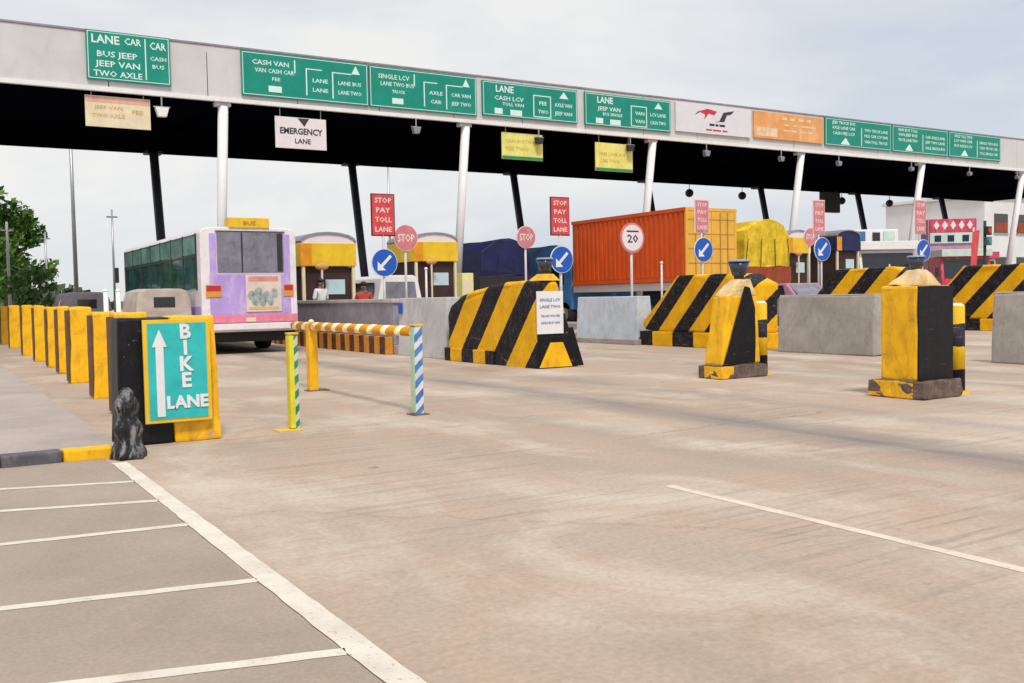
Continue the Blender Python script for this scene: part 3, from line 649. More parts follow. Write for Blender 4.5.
# boards hanging below the fascia
def hang(x0,x1,z0,z1,mt,label,marks):
    r=thing('hanging_board',label,'sign',((x0+x1)/2,YF+.12,z1),0,'boards hanging under the fascia'); h=(x1-x0)/2; H_=z1-z0
    MB().box(-h,h,-.05,0,-H_,0,.006).build('board',mt,r)
    for s in (-.8,.8): MB().tube((h*s,-.02,0),(h*s,-.02,ZB+.03-z1),.015,.015,8).build('hanger',M('metal'),r)
    marks(r,h,H_)
def mk1(r,h,H_):
    m=MB(); rng=random.Random(1)
    for z in (.3,.55): scribble(m,-h*.8,h*.2,-H_+z,.12,-.051,rng)
    scribble(m,h*.3,h*.9,-H_+.45,.14,-.051,rng); m.build('writing',mat('faded_orange_ink',(.6,.42,.2),.6),r)
    MB().box(-h+.01,h-.01,-.056,-.051,-.2,-.02).build('top_strip',mat('faded_pink',(.75,.42,.35),.6),r)
def mk2(r,h,H_):
    text('EMERGENCY','writing',.29,M('ink'),r,(0,-.054,-H_*.45),sx=.92,bold=.008); text('LANE','writing',.24,M('ink'),r,(.05,-.054,-H_*.76),bold=.004)
    MB().prism([(-.12,-.02),(.3,-.02),(.12,-.3)],'y',-.055,-.051).build('emblem',M('ink'),r)
def mk3(r,h,H_):
    MB().box(-h+.01,h-.01,-.056,-.051,-H_+.01,-H_+.13).build('green_strip',M('greenp'),r)
    m=MB(); rng=random.Random(int(h*100)); scribble(m,-h*.8,h*.3,-H_+.35,.16,-.051,rng); scribble(m,-h*.8,h*.6,-H_+.65,.14,-.051,rng); m.build('writing',mat('faded_olive_ink',(.6,.5,.1),.6),r)
hang(4.65,6.58,6.84,7.8,M('cream'),'cream hanging board below the leftmost green panel',mk1)
hang(10.65,12.48,6.55,7.62,M('pinkw'),'white hanging board with dark lettering, above the bus',mk2)
hang(19.68,21.58,6.68,7.72,M('ylw_board'),'pale yellow hanging board, left one of the two yellow ones',mk3)
hang(24.2,26.15,6.45,7.62,M('ylw_board'),'pale yellow hanging board, right one, nearest the orange container',mk3)
# lamps under the soffit (T-shaped floodlights)
for i,(x,big) in enumerate(((6.9,1.3),(15.9,1.),(21.3,1.1),(25.9,1.1),(30.2,1.),(34.9,.9),(38.9,.9),(44.5,.8),(49.5,.8),(54.0,.7))):
    lab=['bright floodlight right of the cream hanging board','floodlight under the soffit below the joined green panels','floodlight at the left yellow hanging board','floodlight at the right yellow hanging board','floodlight under the white advert','floodlight under the orange advert','floodlight under the first narrow green panel','floodlight right of the fifth pale column','floodlight under the last green panel','small floodlight at the right edge of the photo'][i]
    r=thing('floodlight',lab,'floodlight',(x,YF-.1,7.7),0,'floodlights along the fascia edge')
    MB().tube((0,0,.22),(0,0,-.12*big),.025).build('stem',M('metal'),r)
    MB().prism([(-.16*big,-.12*big),(.16*big,-.12*big),(.1*big,-.34*big),(-.1*big,-.34*big)],'y',-.1,.1,.01).build('head',M('white') if i==0 else mat('lamp_grey',(.25,.26,.3),.4) if i not in(2,3) else M('steel_d'),r)
    MB().tube((-.2*big,0,-.1*big),(.2*big,0,-.1*big),.018).build('bracket',M('metal'),r)
# dark globes hanging from rear edge, and the box sign
for i,x in enumerate((40.2,44.6,53.9,58.9)):
    r=thing('hanging_globe',['dark globe hanging left of the fourth rear column','dark globe hanging right of the fourth rear column, over the yellow truck','dark globe hanging over the white truck','dark globe hanging near the pale fifth column on the right'][i],'lamp',(x+.0,44.8,7.9),0,'dark globes hanging from the rear edge')
    MB().tube((0,0,0),(0,0,-.35),.02).build('stem',M('steel_d'),r); MB().ball((0,0,-.55),.26,2).build('globe',M('steel_d'),r,True)
r=thing('hanging_box','dark rectangular box hanging from the rear edge of the canopy','sign box',(52.0,44.2,7.9))
MB().box(-.85,.85,-.15,.15,-1.45,-.1,.02).build('case',M('steel_d'),r)
for s in (-.6,.6): MB().tube((s,0,-.1),(s,0,.05),.03).build('hanger',M('steel_d'),r)

# ------------------------------------------------------------------ bus
def wheel(parent,x,y,r_,w_=.28,side=-1):
    t_=MB().tube((x,y,r_),(x+w_,y,r_),r_,r_,26).build('wheel',M('rubber'),parent,True)
    xx=x-.012 if side<0 else x+w_+.012
    MB().tube((xx,y,r_),(x+w_/2,y,r_),r_*.55,r_*.55,18).build('rim',M('metal'),t_)
bx,by=7.08,24.05
B=thing('bus','lilac and white city bus seen from behind with teal side windows','bus',(bx,by,0))
hw=1.2; LN=10.2
MB().prism([(-hw,.55),(hw,.55),(hw,3.0),(hw-.07,3.1),(hw-.3,3.14),(-hw+.3,3.14),(-hw+.07,3.1),(-hw,3.0)],'y',.0,LN,.03).build('body',M('busw'),B)
MB().box(-hw+.2,hw-.17,-.012,.0,.99,1.98).build('rear_panel',M('lilac'),B)
MB().box(-hw+.22,-hw+.38,-.013,0.,1.981,2.98).build('window_pillar',M('lilac'),B)
MB().box(hw-.32,hw-.17,-.013,0.,1.981,2.98).build('window_pillar',M('lilac'),B)
wn=MB().box(-.8,.87,-.02,0.005,2.02,3.02,.01).build('rear_window',M('glass_g'),B)
MB().box(-.205,-.17,-.03,-.021,2.03,3.01).build('divider',M('steel_d'),wn)
MB().box(-.84,.91,-.028,-.02,3.022,3.05).build('top_seal',M('steel_d'),wn)
MB().box(.7,.84,-.024,-.0205,2.04,3.0).build('curtain',M('steel_d'),wn)
po=MB().box(-.12,.78,-.03,-.013,1.04,1.96,.004).build('poster',M('poster'),B)
# figures on the advert: generic pale shapes
m=MB()
for k,(x,z,s) in enumerate(((.02,1.45,.1),(.2,1.5,.12),(.4,1.42,.11),(.6,1.5,.1),(.3,1.3,.1),(.5,1.3,.09),(.12,1.3,.09))):
    m.prism([(x+s*math.cos(a)*(.8+.3*((a*7)%1)),z+s*1.3*math.sin(a)) for a in [j*math.pi/4 for j in range(8)]],'y',-.034-.0007*k,-.031)
m.build('picture',mat('poster_print',(.35,.42,.42),.5,.6,9,.5,(.75,.7,.6),fine=12),po)
m=MB(); m.box(-.05,.7,-.034,-.031,1.8,1.92); m.build('heading',mat('poster_red',(.7,.3,.25),.5),po)
m=MB(); m.box(-.06,.7,-.034,-.031,1.1,1.16); m.build('footer',mat('poster_gold',(.7,.45,.15),.5),po)
for s0,s1 in ((-hw+.1,-.72),(.84,hw-.1)):
    MB().box(s0,s1,-.03,-.013,1.42,1.72,.004).build('tail_light',M('amber'),B)
    MB().box(s0+.02,s1-.02,-.036,-.031,1.57,1.7).build('brake_light',M('redlens'),B)
MB().box(-hw+.04,hw-.04,-.06,-.001,.78,.975,.01).build('rear_stripe',M('pinkstripe'),B)
MB().box(-hw,hw,-.12,.1,.6,.76,.02).build('bumper',M('busw'),B)
MB().box(-.15,.1,-.065,-.061,.8,.9).build('number_plate',M('cream'),B)
MB().box(-hw+.1,hw-.1,.15,LN-.3,.32,.56).build('underframe',M('steel_d'),B)
MB().box(-hw+.06,hw-.06,.1,.14,.3,.6).build('mud_flap',M('rubber'),B)
ds=MB().box(-.5,.52,-.03,.35,3.12,3.38,.02).build('roof_sign',M('yellow_clean'),B); m=MB(); scribble(m,-.38,.42,3.19,.11,-.031,random.Random(2),0,'BUS'); m.build('writing',mat('brown_ink',(.35,.22,.03),.6),ds)
for xx,sd in ((-hw-.001,-1),(hw+.001-.28,1)):
    for yy in (2.6,8.2): wheel(B,xx if sd<0 else xx,yy,.48,.28,sd)
# side windows, left and right
for sd in (-1,1):
    x=sd*hw; 
    gl=MB().box(min(x,x+sd*.012),max(x,x+sd*.012),.35,LN-.25,1.62,2.98).build('side_glazing',M('glass'),B)
    MB().box(min(x,x+sd*.016),max(x,x+sd*.016),.36,LN-.26,2.5,2.94).build('upper_glazing',mat('pale_teal_glass',(.2,.42,.4),.15,.7,1.1,spec=.8,bmp=.02),gl)
    m=MB()
    for k in range(8): yy=.35+k*1.36; m.box(min(x,x+sd*.026),max(x,x+sd*.026),yy,yy+.06,1.6,3.0)
    m.box(min(x,x+sd*.03),max(x,x+sd*.03),.35,LN-.2,2.42,2.46); m.build('window_bars',M('steel_d'),gl)
    MB().box(min(x,x+sd*.02),max(x,x+sd*.02),.05,LN-.05,.98,1.2).build('side_stripe',M('lilac'),B)
MB().box(-hw-.3,-hw-.18,LN-.1,LN+.05,2.0,2.5,.03).build('mirror',M('steel_d'),B)
MB().box(-hw+.1,hw-.1,LN,LN+.012,1.4,2.9).build('windscreen',M('glass_d'),B)

# auto rickshaw with beige canvas hood
r=rick=thing('auto_rickshaw','small auto rickshaw with a beige canvas hood left of the bus','auto rickshaw',(5.12,24.6,0))
MB().prism([(-.66,.95),(.66,.95),(.62,1.38),(.55,1.6),(.4,1.66),(-.4,1.66),(-.55,1.6),(-.62,1.38)],'y',0,1.9,.03).rough(2,.02,3,3).build('hood',M('beige'),r)
MB().prism([(-.64,.42),(.64,.42),(.66,.93),(-.66,.93)],'y',.02,1.9,.03).build('body',M('black'),r)
MB().box(-.25,.25,-.015,.0,1.2,1.45,.005).build('rear_window',M('glass_d'),r)
for s in (-.6,.46): MB().box(s,s+.14,-.012,.03,.7,.85).build('tail_light',M('redlens'),r); wheel(r,s,.35,.24,.12)
MB().hexa([(-.45,1.9,.35),(.45,1.9,.35),(.15,2.6,.4),(-.15,2.6,.4)],[(-.55,1.9,1.0),(.55,1.9,1.0),(.2,2.45,.95),(-.2,2.45,.95)],.03).build('nose',M('black'),r)
wheel(r,-.06,2.35,.24,.12)

for x,y,lab in ((3.42,22.2,'white post standing behind the yellow row, left one of the pair'),(3.62,21.9,'white post standing behind the yellow row, right one of the pair, nearer the bus')):
    p=thing('white_post',lab,'post',(x,y,0)); MB().tube((0,0,0),(0,0,1.58),.055,.05,12).build('shaft',M('white'),p,True); MB().tube((0,0,1.581),(0,0,1.62),.06,.03,12).build('cap',M('white'),p)
q=dup(rick,(4.05,29.5,0),'second auto rickshaw farther on, left of the one beside the bus')
for ch in q.children:
    if ch.name.startswith('hood'): ch.data=ch.data.copy(); ch.data.materials[0]=mat('dark_grey_canvas',(.14,.13,.15),.75,.3,3,.4)
# ------------------------------------------------------------------ trucks
def truck(name,label,x0,x1,y,L_,ztop,zbed,mcargo,mrear=None,lumpy=False,cab=True,cabm='tarp_b',mlow='rust'):
    xc=(x0+x1)/2; h=(x1-x0)/2; r=thing(name,label,'truck',(xc,y,0))
    if lumpy:
        prf=[(-h,zbed+.9),(h,zbed+.9),(h,ztop-.75),(h*.75,ztop-.25),(h*.2,ztop),(-h*.4,ztop-.08),(-h*.9,ztop-.5)]
        MB().prism(prf,'y',0,L_,.04).rough(3,.09,4,1.6).build('tarpaulin',mcargo,r)
        MB().box(-h-.02,h+.02,-.03,L_+.02,zbed,zbed+.92,.02).build('cargo_body',M(mlow),r)
        for k in range(4): xx=-h+k*(2*h/3); MB().tube((xx*.97,-.04,zbed+.9),(xx*.85,-.05,ztop-.8),.014).build('rope',M('steel_d'),r)
    else:
        m=MB().box(-h,h,.04,L_,zbed,ztop,.02); n=int(L_/.28)
        for k in range(n): yy=.15+k*(L_-.25)/n; m.box(-h-.035,-h-.001,yy,yy+.13,zbed+.15,ztop-.15,.0)
        for k in range(n): yy=.15+k*(L_-.25)/n; m.box(h+.001,h+.035,yy,yy+.13,zbed+.15,ztop-.15,.0)
        m.build('container',mcargo,r)
        for xx in (-h,h): MB().box(xx-.05,xx+.05,.0,L_,ztop-.12,ztop+.01).build('side_rail',mcargo,r); MB().box(xx-.05,xx+.05,.0,L_,zbed-.02,zbed+.13).build('side_rail',mcargo,r)
        for s in (-1,1):
            dr=MB().box(*( (-h+.06,-.01) if s<0 else (.01,h-.06)),-.0,.038,zbed+.1,ztop-.1,.006).build('rear_door',mrear,r)
            m=MB(); c0=s*h*.35; c1=s*h*.65
            for cx in (c0,c1): m.tube((cx,-.03,zbed+.15),(cx,-.03,ztop-.15),.018)
            for zz in (.25,.45,.65,.85): m.box(min(s*.03,s*(h-.08)),max(s*.03,s*(h-.08)),-.012,-.001,zbed+(ztop-zbed)*zz-.03,zbed+(ztop-zbed)*zz)
            m.build('lock_bars',mat('door_bar',(.5,.3,.06),.5),dr)
        m=MB()
        for xx in (-h-.03,h-.06): m.box(xx,xx+.09,-.01,.06,zbed-.02,ztop+.01)
        m.box(-h+.06,h-.06,-.012,.05,ztop-.1,ztop+.005).box(-h+.06,h-.06,-.012,.05,zbed-.02,zbed+.1); m.build('door_frame',mrear,r)
    MB().box(-h*.9,h*.9,-.05,L_+1.6,zbed-.32,zbed-.03,.02).build('chassis',M('pinkw') if not lumpy else M('steel_d'),r)
    MB().box(-h,h,-.12,-.06,.55,.75,.01).build('rear_bumper',M('white'),r)
    for s in (-h*.95,h*.95-.22): MB().box(s,s+.22,-.15,-.121,.58,.72).build('tail_light',M('redlens'),r)
    for yy in (1.1,2.4,L_+.7):
        for s in (-1,1): wheel(r,-h+.02 if s<0 else h-.34,yy,.5,.32,s)
    if cab:
        c=MB().prism([(L_+.15,.7),(L_+2.1,.7),(L_+2.1,1.8),(L_+1.85,2.75),(L_+.15,2.85)],'x',-h+.02,h-.02,.04).build('cab',M(cabm),r)
        MB().prism([(L_+2.105,1.75),(L_+1.87,2.65),(L_+1.89,2.66),(L_+2.125,1.76)],'x',-h+.15,h-.15).build('windscreen',M('glass_d'),c)
        for s in (-1,1): MB().box(min(s*(h-.02),s*(h-.008)),max(s*(h-.02),s*(h-.008)),L_+.7,L_+1.6,1.75,2.5).build('side_window',M('glass_d'),c)
    return r
truck('container_truck','truck carrying an orange shipping container with yellow rear doors',22.95,25.3,25.75,6.9,4.28,1.72,M('cont'),M('cont_y'))
truck('cargo_truck','loaded truck under a bulging yellow green tarpaulin, right of the container truck',28.55,31.2,28.6,7,4.25,1.4,M('tarp_y'),lumpy=True)
truck('cargo_truck','truck covered by a navy tarpaulin, left of the orange container',18.75,21.15,33.0,6.5,3.6,1.2,M('tarp_n'),lumpy=True,mlow='steel_d')
truck('cargo_truck','truck under a light blue tarpaulin, seen between the navy truck and the orange container',23.3,25.5,36.2,5.5,3.55,1.2,M('tarp_b'),lumpy=True,mlow='conc_purple')

def front_truck(name,label,x0,x1,y,L_,ztop,mcab,mtop,mband,mwin='glass_d',rz=0.):
    """truck facing the camera"""
    xc=(x0+x1)/2; h=(x1-x0)/2; r=thing(name,label,'truck',(xc,y,0),rz)
    MB().prism([(0,.6),(1.9,.6),(1.9,2.95),(.25,2.95),(0,1.75)],'x',-h,h,.04).build('cab',mcab,r)
    MB().prism([(-.02,1.82),(.215,2.82),(.235,2.82),(0.0,1.82)],'x',-h+.15,h-.15).build('windscreen',M(mwin),r)
    MB().box(-.03,.03,-.04,.2,1.8,2.3).build('screen_pillar',mcab,r)
    MB().box(-h*.5,h*.5,-.03,0.,1.0,1.5,.01).build('grille',M('steel_d'),r)
    for s in (-1,1):
        MB().tube((s*h*.75,-.03,1.15),(s*h*.75,.02,1.15),.12,.12,16).build('headlight',M('white'),r)
        MB().box(min(s*(h+.1),s*(h+.3)),max(s*(h+.1),s*(h+.3)),.1,.16,1.9,2.4,.02).build('mirror',M('steel_d'),r)
    MB().box(-h,h,-.12,.0,.5,.8,.02).build('bumper',mband,r)
    MB().box(-h-.02,h+.02,-.05,1.6,2.96,3.35,.03).build('visor',mband,r)
    MB().box(-h-.03,h+.03,1.95,1.95+L_,1.2,ztop,.05).build('cargo_body',mtop,r)
    for yy in (1.0,L_-.2,L_+1.0):
        for s in (-1,1): wheel(r,-h+.02 if s<0 else h-.34,yy,.5,.32,s)
    MB().box(-h*.6,h*.6,.3,L_+1.8,.7,.95).build('chassis',M('steel_d'),r)
    return r
wt=front_truck('white_truck','white truck facing the camera, left of the decorated truck',39.9,42.9,31.5,4,4.0,M('white'),M('white'),M('white'),rz=R(-25)); wt.scale=(1,1,1.1)
MB().box(-1.2,-.3,1.9,1.94,3.4,3.9,.01).build('front_panel',M('tarp_b'),wt); MB().box(.1,.5,1.9,1.94,3.4,3.85,.01).build('front_panel',M('steel_d'),wt)
MB().box(.7,1.3,1.9,1.94,3.42,3.9,.01).build('front_panel',M('palegreen'),wt)
front_truck('decorated_truck','decorated red and pale green truck facing the camera, right of the white truck',46.6,49.2,31.6,1.5,5.1,M('decor_red'),mat('faded_pink_body',(.6,.3,.42),.6,.4,2,.6,(.3,.35,.6),fine=3),M('palegreen'),rz=R(-35))
for ch in [o for o in bpy.data.objects if o.parent and o.parent.name=='decorated_truck' and o.name.startswith('cargo_body')]:
    dt=ch.parent; MB().box(-1.25,1.25,1.86,1.94,4.35,5.1,.02).build('front_board',M('decor_red'),dt); MB().box(-1.25,1.25,1.86,1.94,3.75,4.34,.02).build('front_board',M('palegreen'),dt); [MB().prism([(a,4.5),(a+.16,4.75),(a,5.0),(a-.16,4.75)],'y',1.84,1.858).build('painted_diamond',M('pinkw'),dt) for a in (-.9,-.45,0,.45,.9)]
    [MB().box(a,a+.35,1.84,1.858,3.85,4.2).build('painted_panel',M('tarp_n'),dt) for a in (-1.0,-.3,.5)]
front_truck('white_truck','white truck with a red visor in front of the white office building',51.5,54.0,33.8,1.5,4.1,M('white'),M('white'),M('decor_red'),rz=R(-10))
r=thing('banner','tall narrow red banner on a pole between the decorated truck and the white building','banner',(42.4,27.6,.0)); MB().tube((0,.03,0),(0,.03,4.1),.04).build('pole',M('polew'),r,True); MB().prism([(-.3,2.2),(.12,2.05),(.42,4.0),(-.12,3.9)],'y',-.02,0).build('cloth',M('red_sign'),r)
r=thing('traffic_signal','traffic signal with a teal head on a dark pole at the right edge','traffic signal',(44.5,28.4,.22)); MB().tube((0,0,0),(0,0,4.3),.07).build('pole',M('steel_d'),r,True)
for k,(zz,mm) in enumerate(((3.1,'glass'),(3.6,'steel_d'))): hd=MB().box(-.2,.2,-.25,-.07,zz,zz+.42,.03).build('signal_head',M(mm),r); MB().tube((0,-.25,zz+.21),(0,-.29,zz+.21),.13,.13,16).build('lens',mat('teal_lens',(.03,.3,.25),.2) if k==0 else M('redlens'),hd)

r=thing('hatchback','small mauve hatchback behind the bare concrete barrier, right of the slanted black block','car',(24.9,21.8,0))
MB().prism([(0,.35),(3.5,.35),(3.55,.85),(2.6,1.0),(2.0,1.52),(.5,1.55),(.05,1.05)],'x',-.78,.78,.05).build('body',mat('mauve_car_paint',(.42,.2,.28),.3,.1),r)
MB().prism([(.03,1.08),(.47,1.5),(.45,1.51),(.01,1.09)],'x',-.66,.66).build('rear_window',M('glass_g'),r)
for s in (-1,1):
    MB().prism([(.5,1.05),(2.4,1.05),(1.95,1.46),(.62,1.48)],'x',min(s*.776,s*.792),max(s*.776,s*.792)).build('side_window',M('glass_d'),r)
    MB().box(min(s*.5,s*.74),max(s*.5,s*.74),-.015,.03,.8,.95).build('tail_light',M('redlens'),r)
    for yy in (.65,2.8): wheel(r,-.8 if s<0 else .62,yy,.28,.18,s)
# white minivan behind the wall
r=thing('minivan','small white minivan seen from behind, right of the left yellow booth','van',(13.75,29.6,0))
MB().prism([(-.8,.35),(.8,.35),(.84,1.1),(.66,1.98),(.5,2.08),(-.5,2.08),(-.66,1.98),(-.84,1.1)],'y',0,3.6,.04).build('body',M('white'),r)
MB().prism([(-.62,1.2),(.62,1.2),(.54,1.86),(-.54,1.86)],'y',-.012,.01,.004).build('rear_window',M('glass_g'),r)
for s in (-.82,.66): MB().box(s,s+.16,-.015,.02,.85,1.1).build('tail_light',M('redlens'),r)
MB().box(-.82,.82,-.08,.05,.35,.5,.02).build('bumper',M('steel_d'),r)
for s in (-1,1):
    MB().prism([(.4,1.22),(3.1,1.22),(2.7,1.85),(.4,1.85)],'x',s*.77-.02,s*.77+.02).build('side_window',M('glass_d'),r)
    for yy in (.6,2.9): wheel(r,-.85 if s<0 else .67,yy,.29,.18,s)

# ------------------------------------------------------------------ toll booths
def booth(x,y,wd,dp,ztop,label,my='booth_y',post=True,group='toll booths on the islands'):
    r=thing('toll_booth',label,'toll booth',(x,y,.22),0,group); h=wd/2; zt=ztop-.22
    MB().box(-h+.08,h-.08,.1,dp,0,.98,.02).build('lower_wall',M('booth_s'),r)
    MB().box(-h+.1,h-.1,.13,dp-.03,.985,zt-.92).build('glazing',M('booth_d'),r)
    for xx in (-h+.05,h-.14):
        MB().box(xx,xx+.09,.03,.12,.0,zt-.9).build('corner_post',M('cream'),r); MB().box(xx,xx+.09,dp,dp+.08,0,zt-.9).build('corner_post',M('cream'),r)
    bnd=MB().box(-h,h,0,dp+.12,zt-.9,zt-.2,.02).build('yellow_band' if my=='booth_y' else 'roof_band',M(my),r)
    m=MB(); m.box(-h+.0,-h+.35,-.006,-.001,zt-.88,zt-.22); m.build('band_panel',mat('booth_orange',(.8,.3,.01),.5,.3,3),bnd)
    pts=[]; n=8
    for k in range(n+1): a=math.pi*k/n; pts.append((-math.cos(a)*(h-.02),zt-.2+.28*math.sin(a)))
    MB().prism(pts,'y',.02,dp+.1).build('arched_roof',M('pinkw') if my=='booth_y' else M('tarp_n'),r)
    pts2=[(x,z+.002) for x,z in pts]+[(x*1.03,z+.06) for x,z in reversed(pts)]
    MB().prism(pts2,'y',-.02,dp+.14).build('roof_edge',M('conc_purple'),r)
    MB().box(-h*.1,h*.6,.108,.128,zt-1.75,zt-1.3).build('notice',M('paleblue'),r)
    if post: 
        MB().tube((-h*.35,-.2,0),(-h*.35,-.2,zt-.95),.035).build('front_pole',M('cream'),r)
        MB().ball((-h*.35,-.2,zt-.92),.14,2,(1.6,.5,.8)).build('lamp',mat('lamp_orange',(.6,.3,.12),.4),r,True)
    MB().box(-.3,.25,-.05,.09,.85,1.05).build('counter',M('conc_lt'),r)
    return r
booth(10.67,28,1.78,2.2,3.22,'toll booth with yellow band and arched roof, next to the bus')
booth(15.85,31,1.75,2.2,3.5,'toll booth with a yellow band and arched roof left of the navy tarpaulin truck')
booth(33.3,30,1.5,2.2,3.85,'toll booth with a yellow band right of the yellow tarpaulin truck')
booth(39.0,32,1.7,2.2,4.1,'toll booth covered in navy cloth, left of the white truck',my='tarp_n',post=False)
# a narrow pale yellow post cabinet beside booth 2
r=thing('cabinet','narrow pale yellow cabinet standing by the second yellow booth','cabinet',(15.95,28.9,.22))
MB().box(-.22,.22,0,.4,0,1.9,.02).build('case',mat('pale_yellow_paint',(.75,.72,.3),.5,.2,2),r); MB().box(-.18,.18,-.01,-.001,.2,1.7).build('door',M('cream'),r)

# ------------------------------------------------------------------ people
def person(x,y,z,h,shirt,trous,label,rz=0.,arm=.25):
    r=thing('person',label,'person',(x,y,z),rz); s=h/1.7
    me=bpy.data.meshes.new('body'); 
    V=[(0,0,.92),(0,0,1.12),(0,0,1.36),(0,0,1.47),(0,-.01,1.56),(0,-.015,1.63),
       (-.17,0,1.38),(-.24,.02,1.1),(-.25,-arm*.5,.86),(-.25,-arm*.7,.78),(.17,0,1.38),(.25,.02,1.1),(.26,-arm*.2,.85),(.26,-arm*.25,.77),
       (-.09,0,.88),(-.1,-.02,.48),(-.11,.03,.08),(-.12,-.12,.03),(.09,0,.88),(.11,.03,.48),(.12,.05,.08),(.13,-.1,.03)]
    Rr=[.14,.125,.135,.055,.085,.08,.06,.045,.036,.03,.06,.045,.036,.03,.09,.06,.04,.035,.09,.06,.04,.035]
    E_=[(0,1),(1,2),(2,3),(3,4),(4,5),(2,6),(6,7),(7,8),(8,9),(2,10),(10,11),(11,12),(12,13),(0,14),(14,15),(15,16),(16,17),(0,18),(18,19),(19,20),(20,21)]
    def skin(name,V,E_,Rr,m,root=0,parent=r):
        me=bpy.data.meshes.new(name); me.from_pydata([tuple(c*s for c in v) for v in V],E_,[]); o=bpy.data.objects.new(name,me); col.objects.link(o)
        md=o.modifiers.new('s','SKIN'); o.modifiers.new('d','SUBSURF').levels=2
        for i,v in enumerate(me.skin_vertices[0].data): v.radius=(Rr[i]*s,Rr[i]*s*.85); v.use_root=(i==root)
        dg=bpy.context.evaluated_depsgraph_get(); dg.update(); nm=bpy.data.meshes.new_from_object(o.evaluated_get(dg))
        bpy.data.objects.remove(o); nm.materials.clear(); nm.materials.append(m)
        for p in nm.polygons: p.use_smooth=True
        ob=bpy.data.objects.new(name,nm); col.objects.link(ob); ob.parent=parent; return ob
    b=skin('body',V,E_,Rr,M('skin'))
    skin('shirt',[V[0],V[1],V[2],(0,0,1.42),V[6],V[7],V[10],V[11]],[(0,1),(1,2),(2,3),(2,4),(4,5),(2,6),(6,7)],[.155,.145,.155,.085,.08,.065,.08,.065],shirt)
    skin('trousers',[(0,0,.94),V[14],V[15],V[16],V[18],V[19],V[20]],[(0,1),(1,2),(2,3),(0,4),(4,5),(5,6)],[.15,.105,.078,.06,.105,.078,.06],trous)
    MB().ball((0,.015*s,1.66*s),.1*s,3,(.92,1.05,.8)).build('hair',M('hair'),r,True)
    f=MB().ball((-.03*s,-.095*s,1.605*s),.012*s,2).ball((.03*s,-.095*s,1.605*s),.012*s,2); f.build('eyes',M('ink'),r)
    MB().ball((0,-.105*s,1.58*s),.014*s,2,(1,1.2,1.4)).build('nose',M('skin'),r,True)
person(9.97,26.9,.22,1.68,M('shirt_w'),M('trouser'),'person in a white shirt standing by the wall between bus and yellow booth',R(20))
person(11.05,26.3,0,1.78,mat('red_cloth',(.45,.05,.04),.8),M('trouser'),'person in a red shirt standing between the two yellow booths',R(-30))
person(3.65,30.2,0,1.75,M('shirt_o'),M('trouser'),'person in an orange and white printed top beyond the yellow block row',R(150))

# ------------------------------------------------------------------ poles, trees, far things at the left
def lamp_pole(x,y,h,r_,label,arm=True,mt='metal'):
    r=thing('street_lamp' if arm else 'utility_pole',label,'lamp post' if arm else 'pole',(x,y,0))
    MB().tube((0,0,0),(0,0,h),r_,r_*.6,12).build('shaft',M(mt),r,True)
    if arm:
        MB().tube((0,0,h-.05),(-1.3,0,h+.3),.05,.04,8).build('arm',M(mt),r); MB().box(-1.8,-1.25,-.12,.12,h+.26,h+.38,.03).build('lamp_head',M('metal'),r)
    else: MB().box(-.25,.25,-.04,.04,h-.4,h-.33).build('crossbar',M(mt),r)
lamp_pole(6.42,50,11,.11,'tall grey street lamp left of the bus, passing behind the canopy')
lamp_pole(8.2,50.5,5.9,.07,'short thin grey pole just left of the bus',False)
lamp_pole(3.45,48,5.0,.08,'pale white pole in front of the dark tree at the left edge',False,'polew')
lamp_pole(6.2,60,5.4,.08,'thin grey pole just right of the dark tree',False)
lamp_pole(27.2,60,11,.1,'faint grey lamp pole seen left of the second pale column')

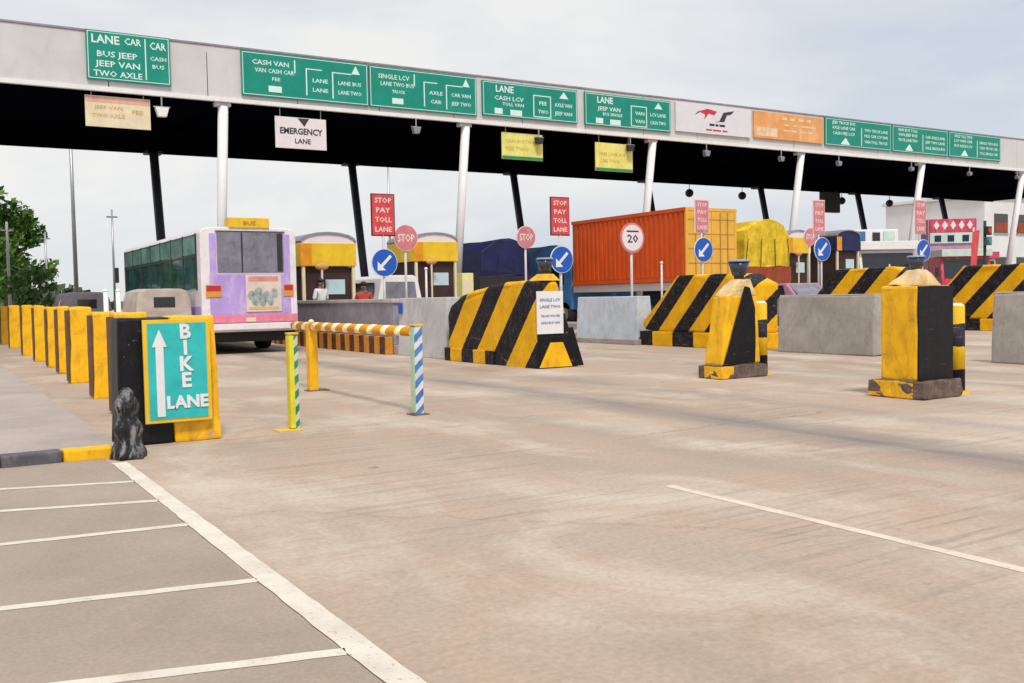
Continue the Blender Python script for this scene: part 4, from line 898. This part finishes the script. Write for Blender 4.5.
def tree(x,y,h,rad,label,seed,mt='grass_tree',n=5200,leaf=.24,trunk=.18,z0=.3):
    rng=random.Random(seed); r=thing('broadleaf_tree',label,'tree',(x,y,0))
    m=MB(); top=h*.5
    m.tube((0,0,0),(.1,0,top),trunk,trunk*.6,10)
    cl=[]
    for k in range(44):
        a=rng.uniform(0,6.28); zz=rng.uniform(z0,.93); rr=rad*math.sqrt(max(.05,1-((zz-.55)/.5)**2))*rng.uniform(.3,.95)
        c=Vector((math.cos(a)*rr,math.sin(a)*rr,zz*h)); cl.append((c,rad*rng.uniform(.15,.3)))
        if k%2==0: m.tube((.08,0,top*rng.uniform(.5,1)),c,trunk*.35,.02,6)
    m.build('trunk',M('bark'),r)
    b=MB(); bm=b.bm
    for k in range(n):
        c,cr=rng.choice(cl); u=Vector((rng.gauss(0,1),rng.gauss(0,1),rng.gauss(0,1))).normalized()*cr*rng.random()**.4
        p=c+u; d=(u.normalized()*.6+Vector((rng.gauss(0,1),rng.gauss(0,1),rng.gauss(0,1)+.6))).normalized()
        s_=leaf*rng.uniform(.45,1.25); a=d.orthogonal().normalized()*s_; c2=d.cross(a).normalized()*s_*.5
        q=[bm.verts.new(p-a),bm.verts.new(p+c2),bm.verts.new(p+a),bm.verts.new(p-c2)]; bm.faces.new(q)
    b.build('crown',M(mt),r)
tree(1.6,58,8.3,3.7,'large dark green tree at the left edge of the photo',1,n=9000,leaf=.26)
tree(4.5,66,7.0,2.9,'lower dark green tree just right of the large one',2,n=5000)
tree(-5,62,9,4,'dark green tree out of frame to the left of the large one',4,n=5000)
tree(3.9,44,2.9,.95,'small light green tree with a round crown in front of the dark tree',3,'leaf_lt',1600,.13,.06,.5)
# low far-off wood
b=MB(); bm=b.bm; rng=random.Random(12)
for k in range(16000):
    a=rng.uniform(-.25,1.35); dd=rng.uniform(230,300); x=math.sin(a)*dd; y=math.cos(a)*dd
    hh=3.2+2.2*math.sin(a*23)+1.6*math.sin(a*57+1); z=rng.uniform(-.2,max(1.5,hh)); s_=rng.uniform(.6,1.3)
    d=Vector((rng.gauss(0,1),rng.gauss(0,1),rng.gauss(0,1))).normalized(); aa=d.orthogonal().normalized()*s_; c2=d.cross(aa).normalized()*s_*.7; p=Vector((x,y,z))
    bm.faces.new([bm.verts.new(p-aa),bm.verts.new(p+c2),bm.verts.new(p+aa),bm.verts.new(p-c2)])
o=b.build('far_wood',M('leaf_far')); o['kind']='stuff'
# white office building far right
r=thing('office_building','white two-storey office building beyond the right end of the canopy','building',(99.5,60,0))
MB().box(-5.5,16,0,12,0,10.6,.05).build('wall',M('bld'),r)
MB().box(-5.8,16.3,-.3,12.3,10.61,11.0,.05).build('roof',M('bld'),r)
for zz,row in ((6.9,1),(2.4,0)):
    for k in range(5):
        x=-3.9+k*4.0
        f=MB().box(x,x+2.4,-.04,-.003,zz,zz+2.0,.01).build('window',M('glass_d'),r)
        MB().box(x+.1,x+2.3,-.06,-.041,zz+.1,zz+1.1).build('pane',M('rust') if row else M('glass_g'),f)
        MB().box(x-.1,x+2.5,-.12,-.003,zz-.12,zz-.004).build('sill',M('conc'),f)
scene.render.resolution_x=1024; scene.render.resolution_y=683
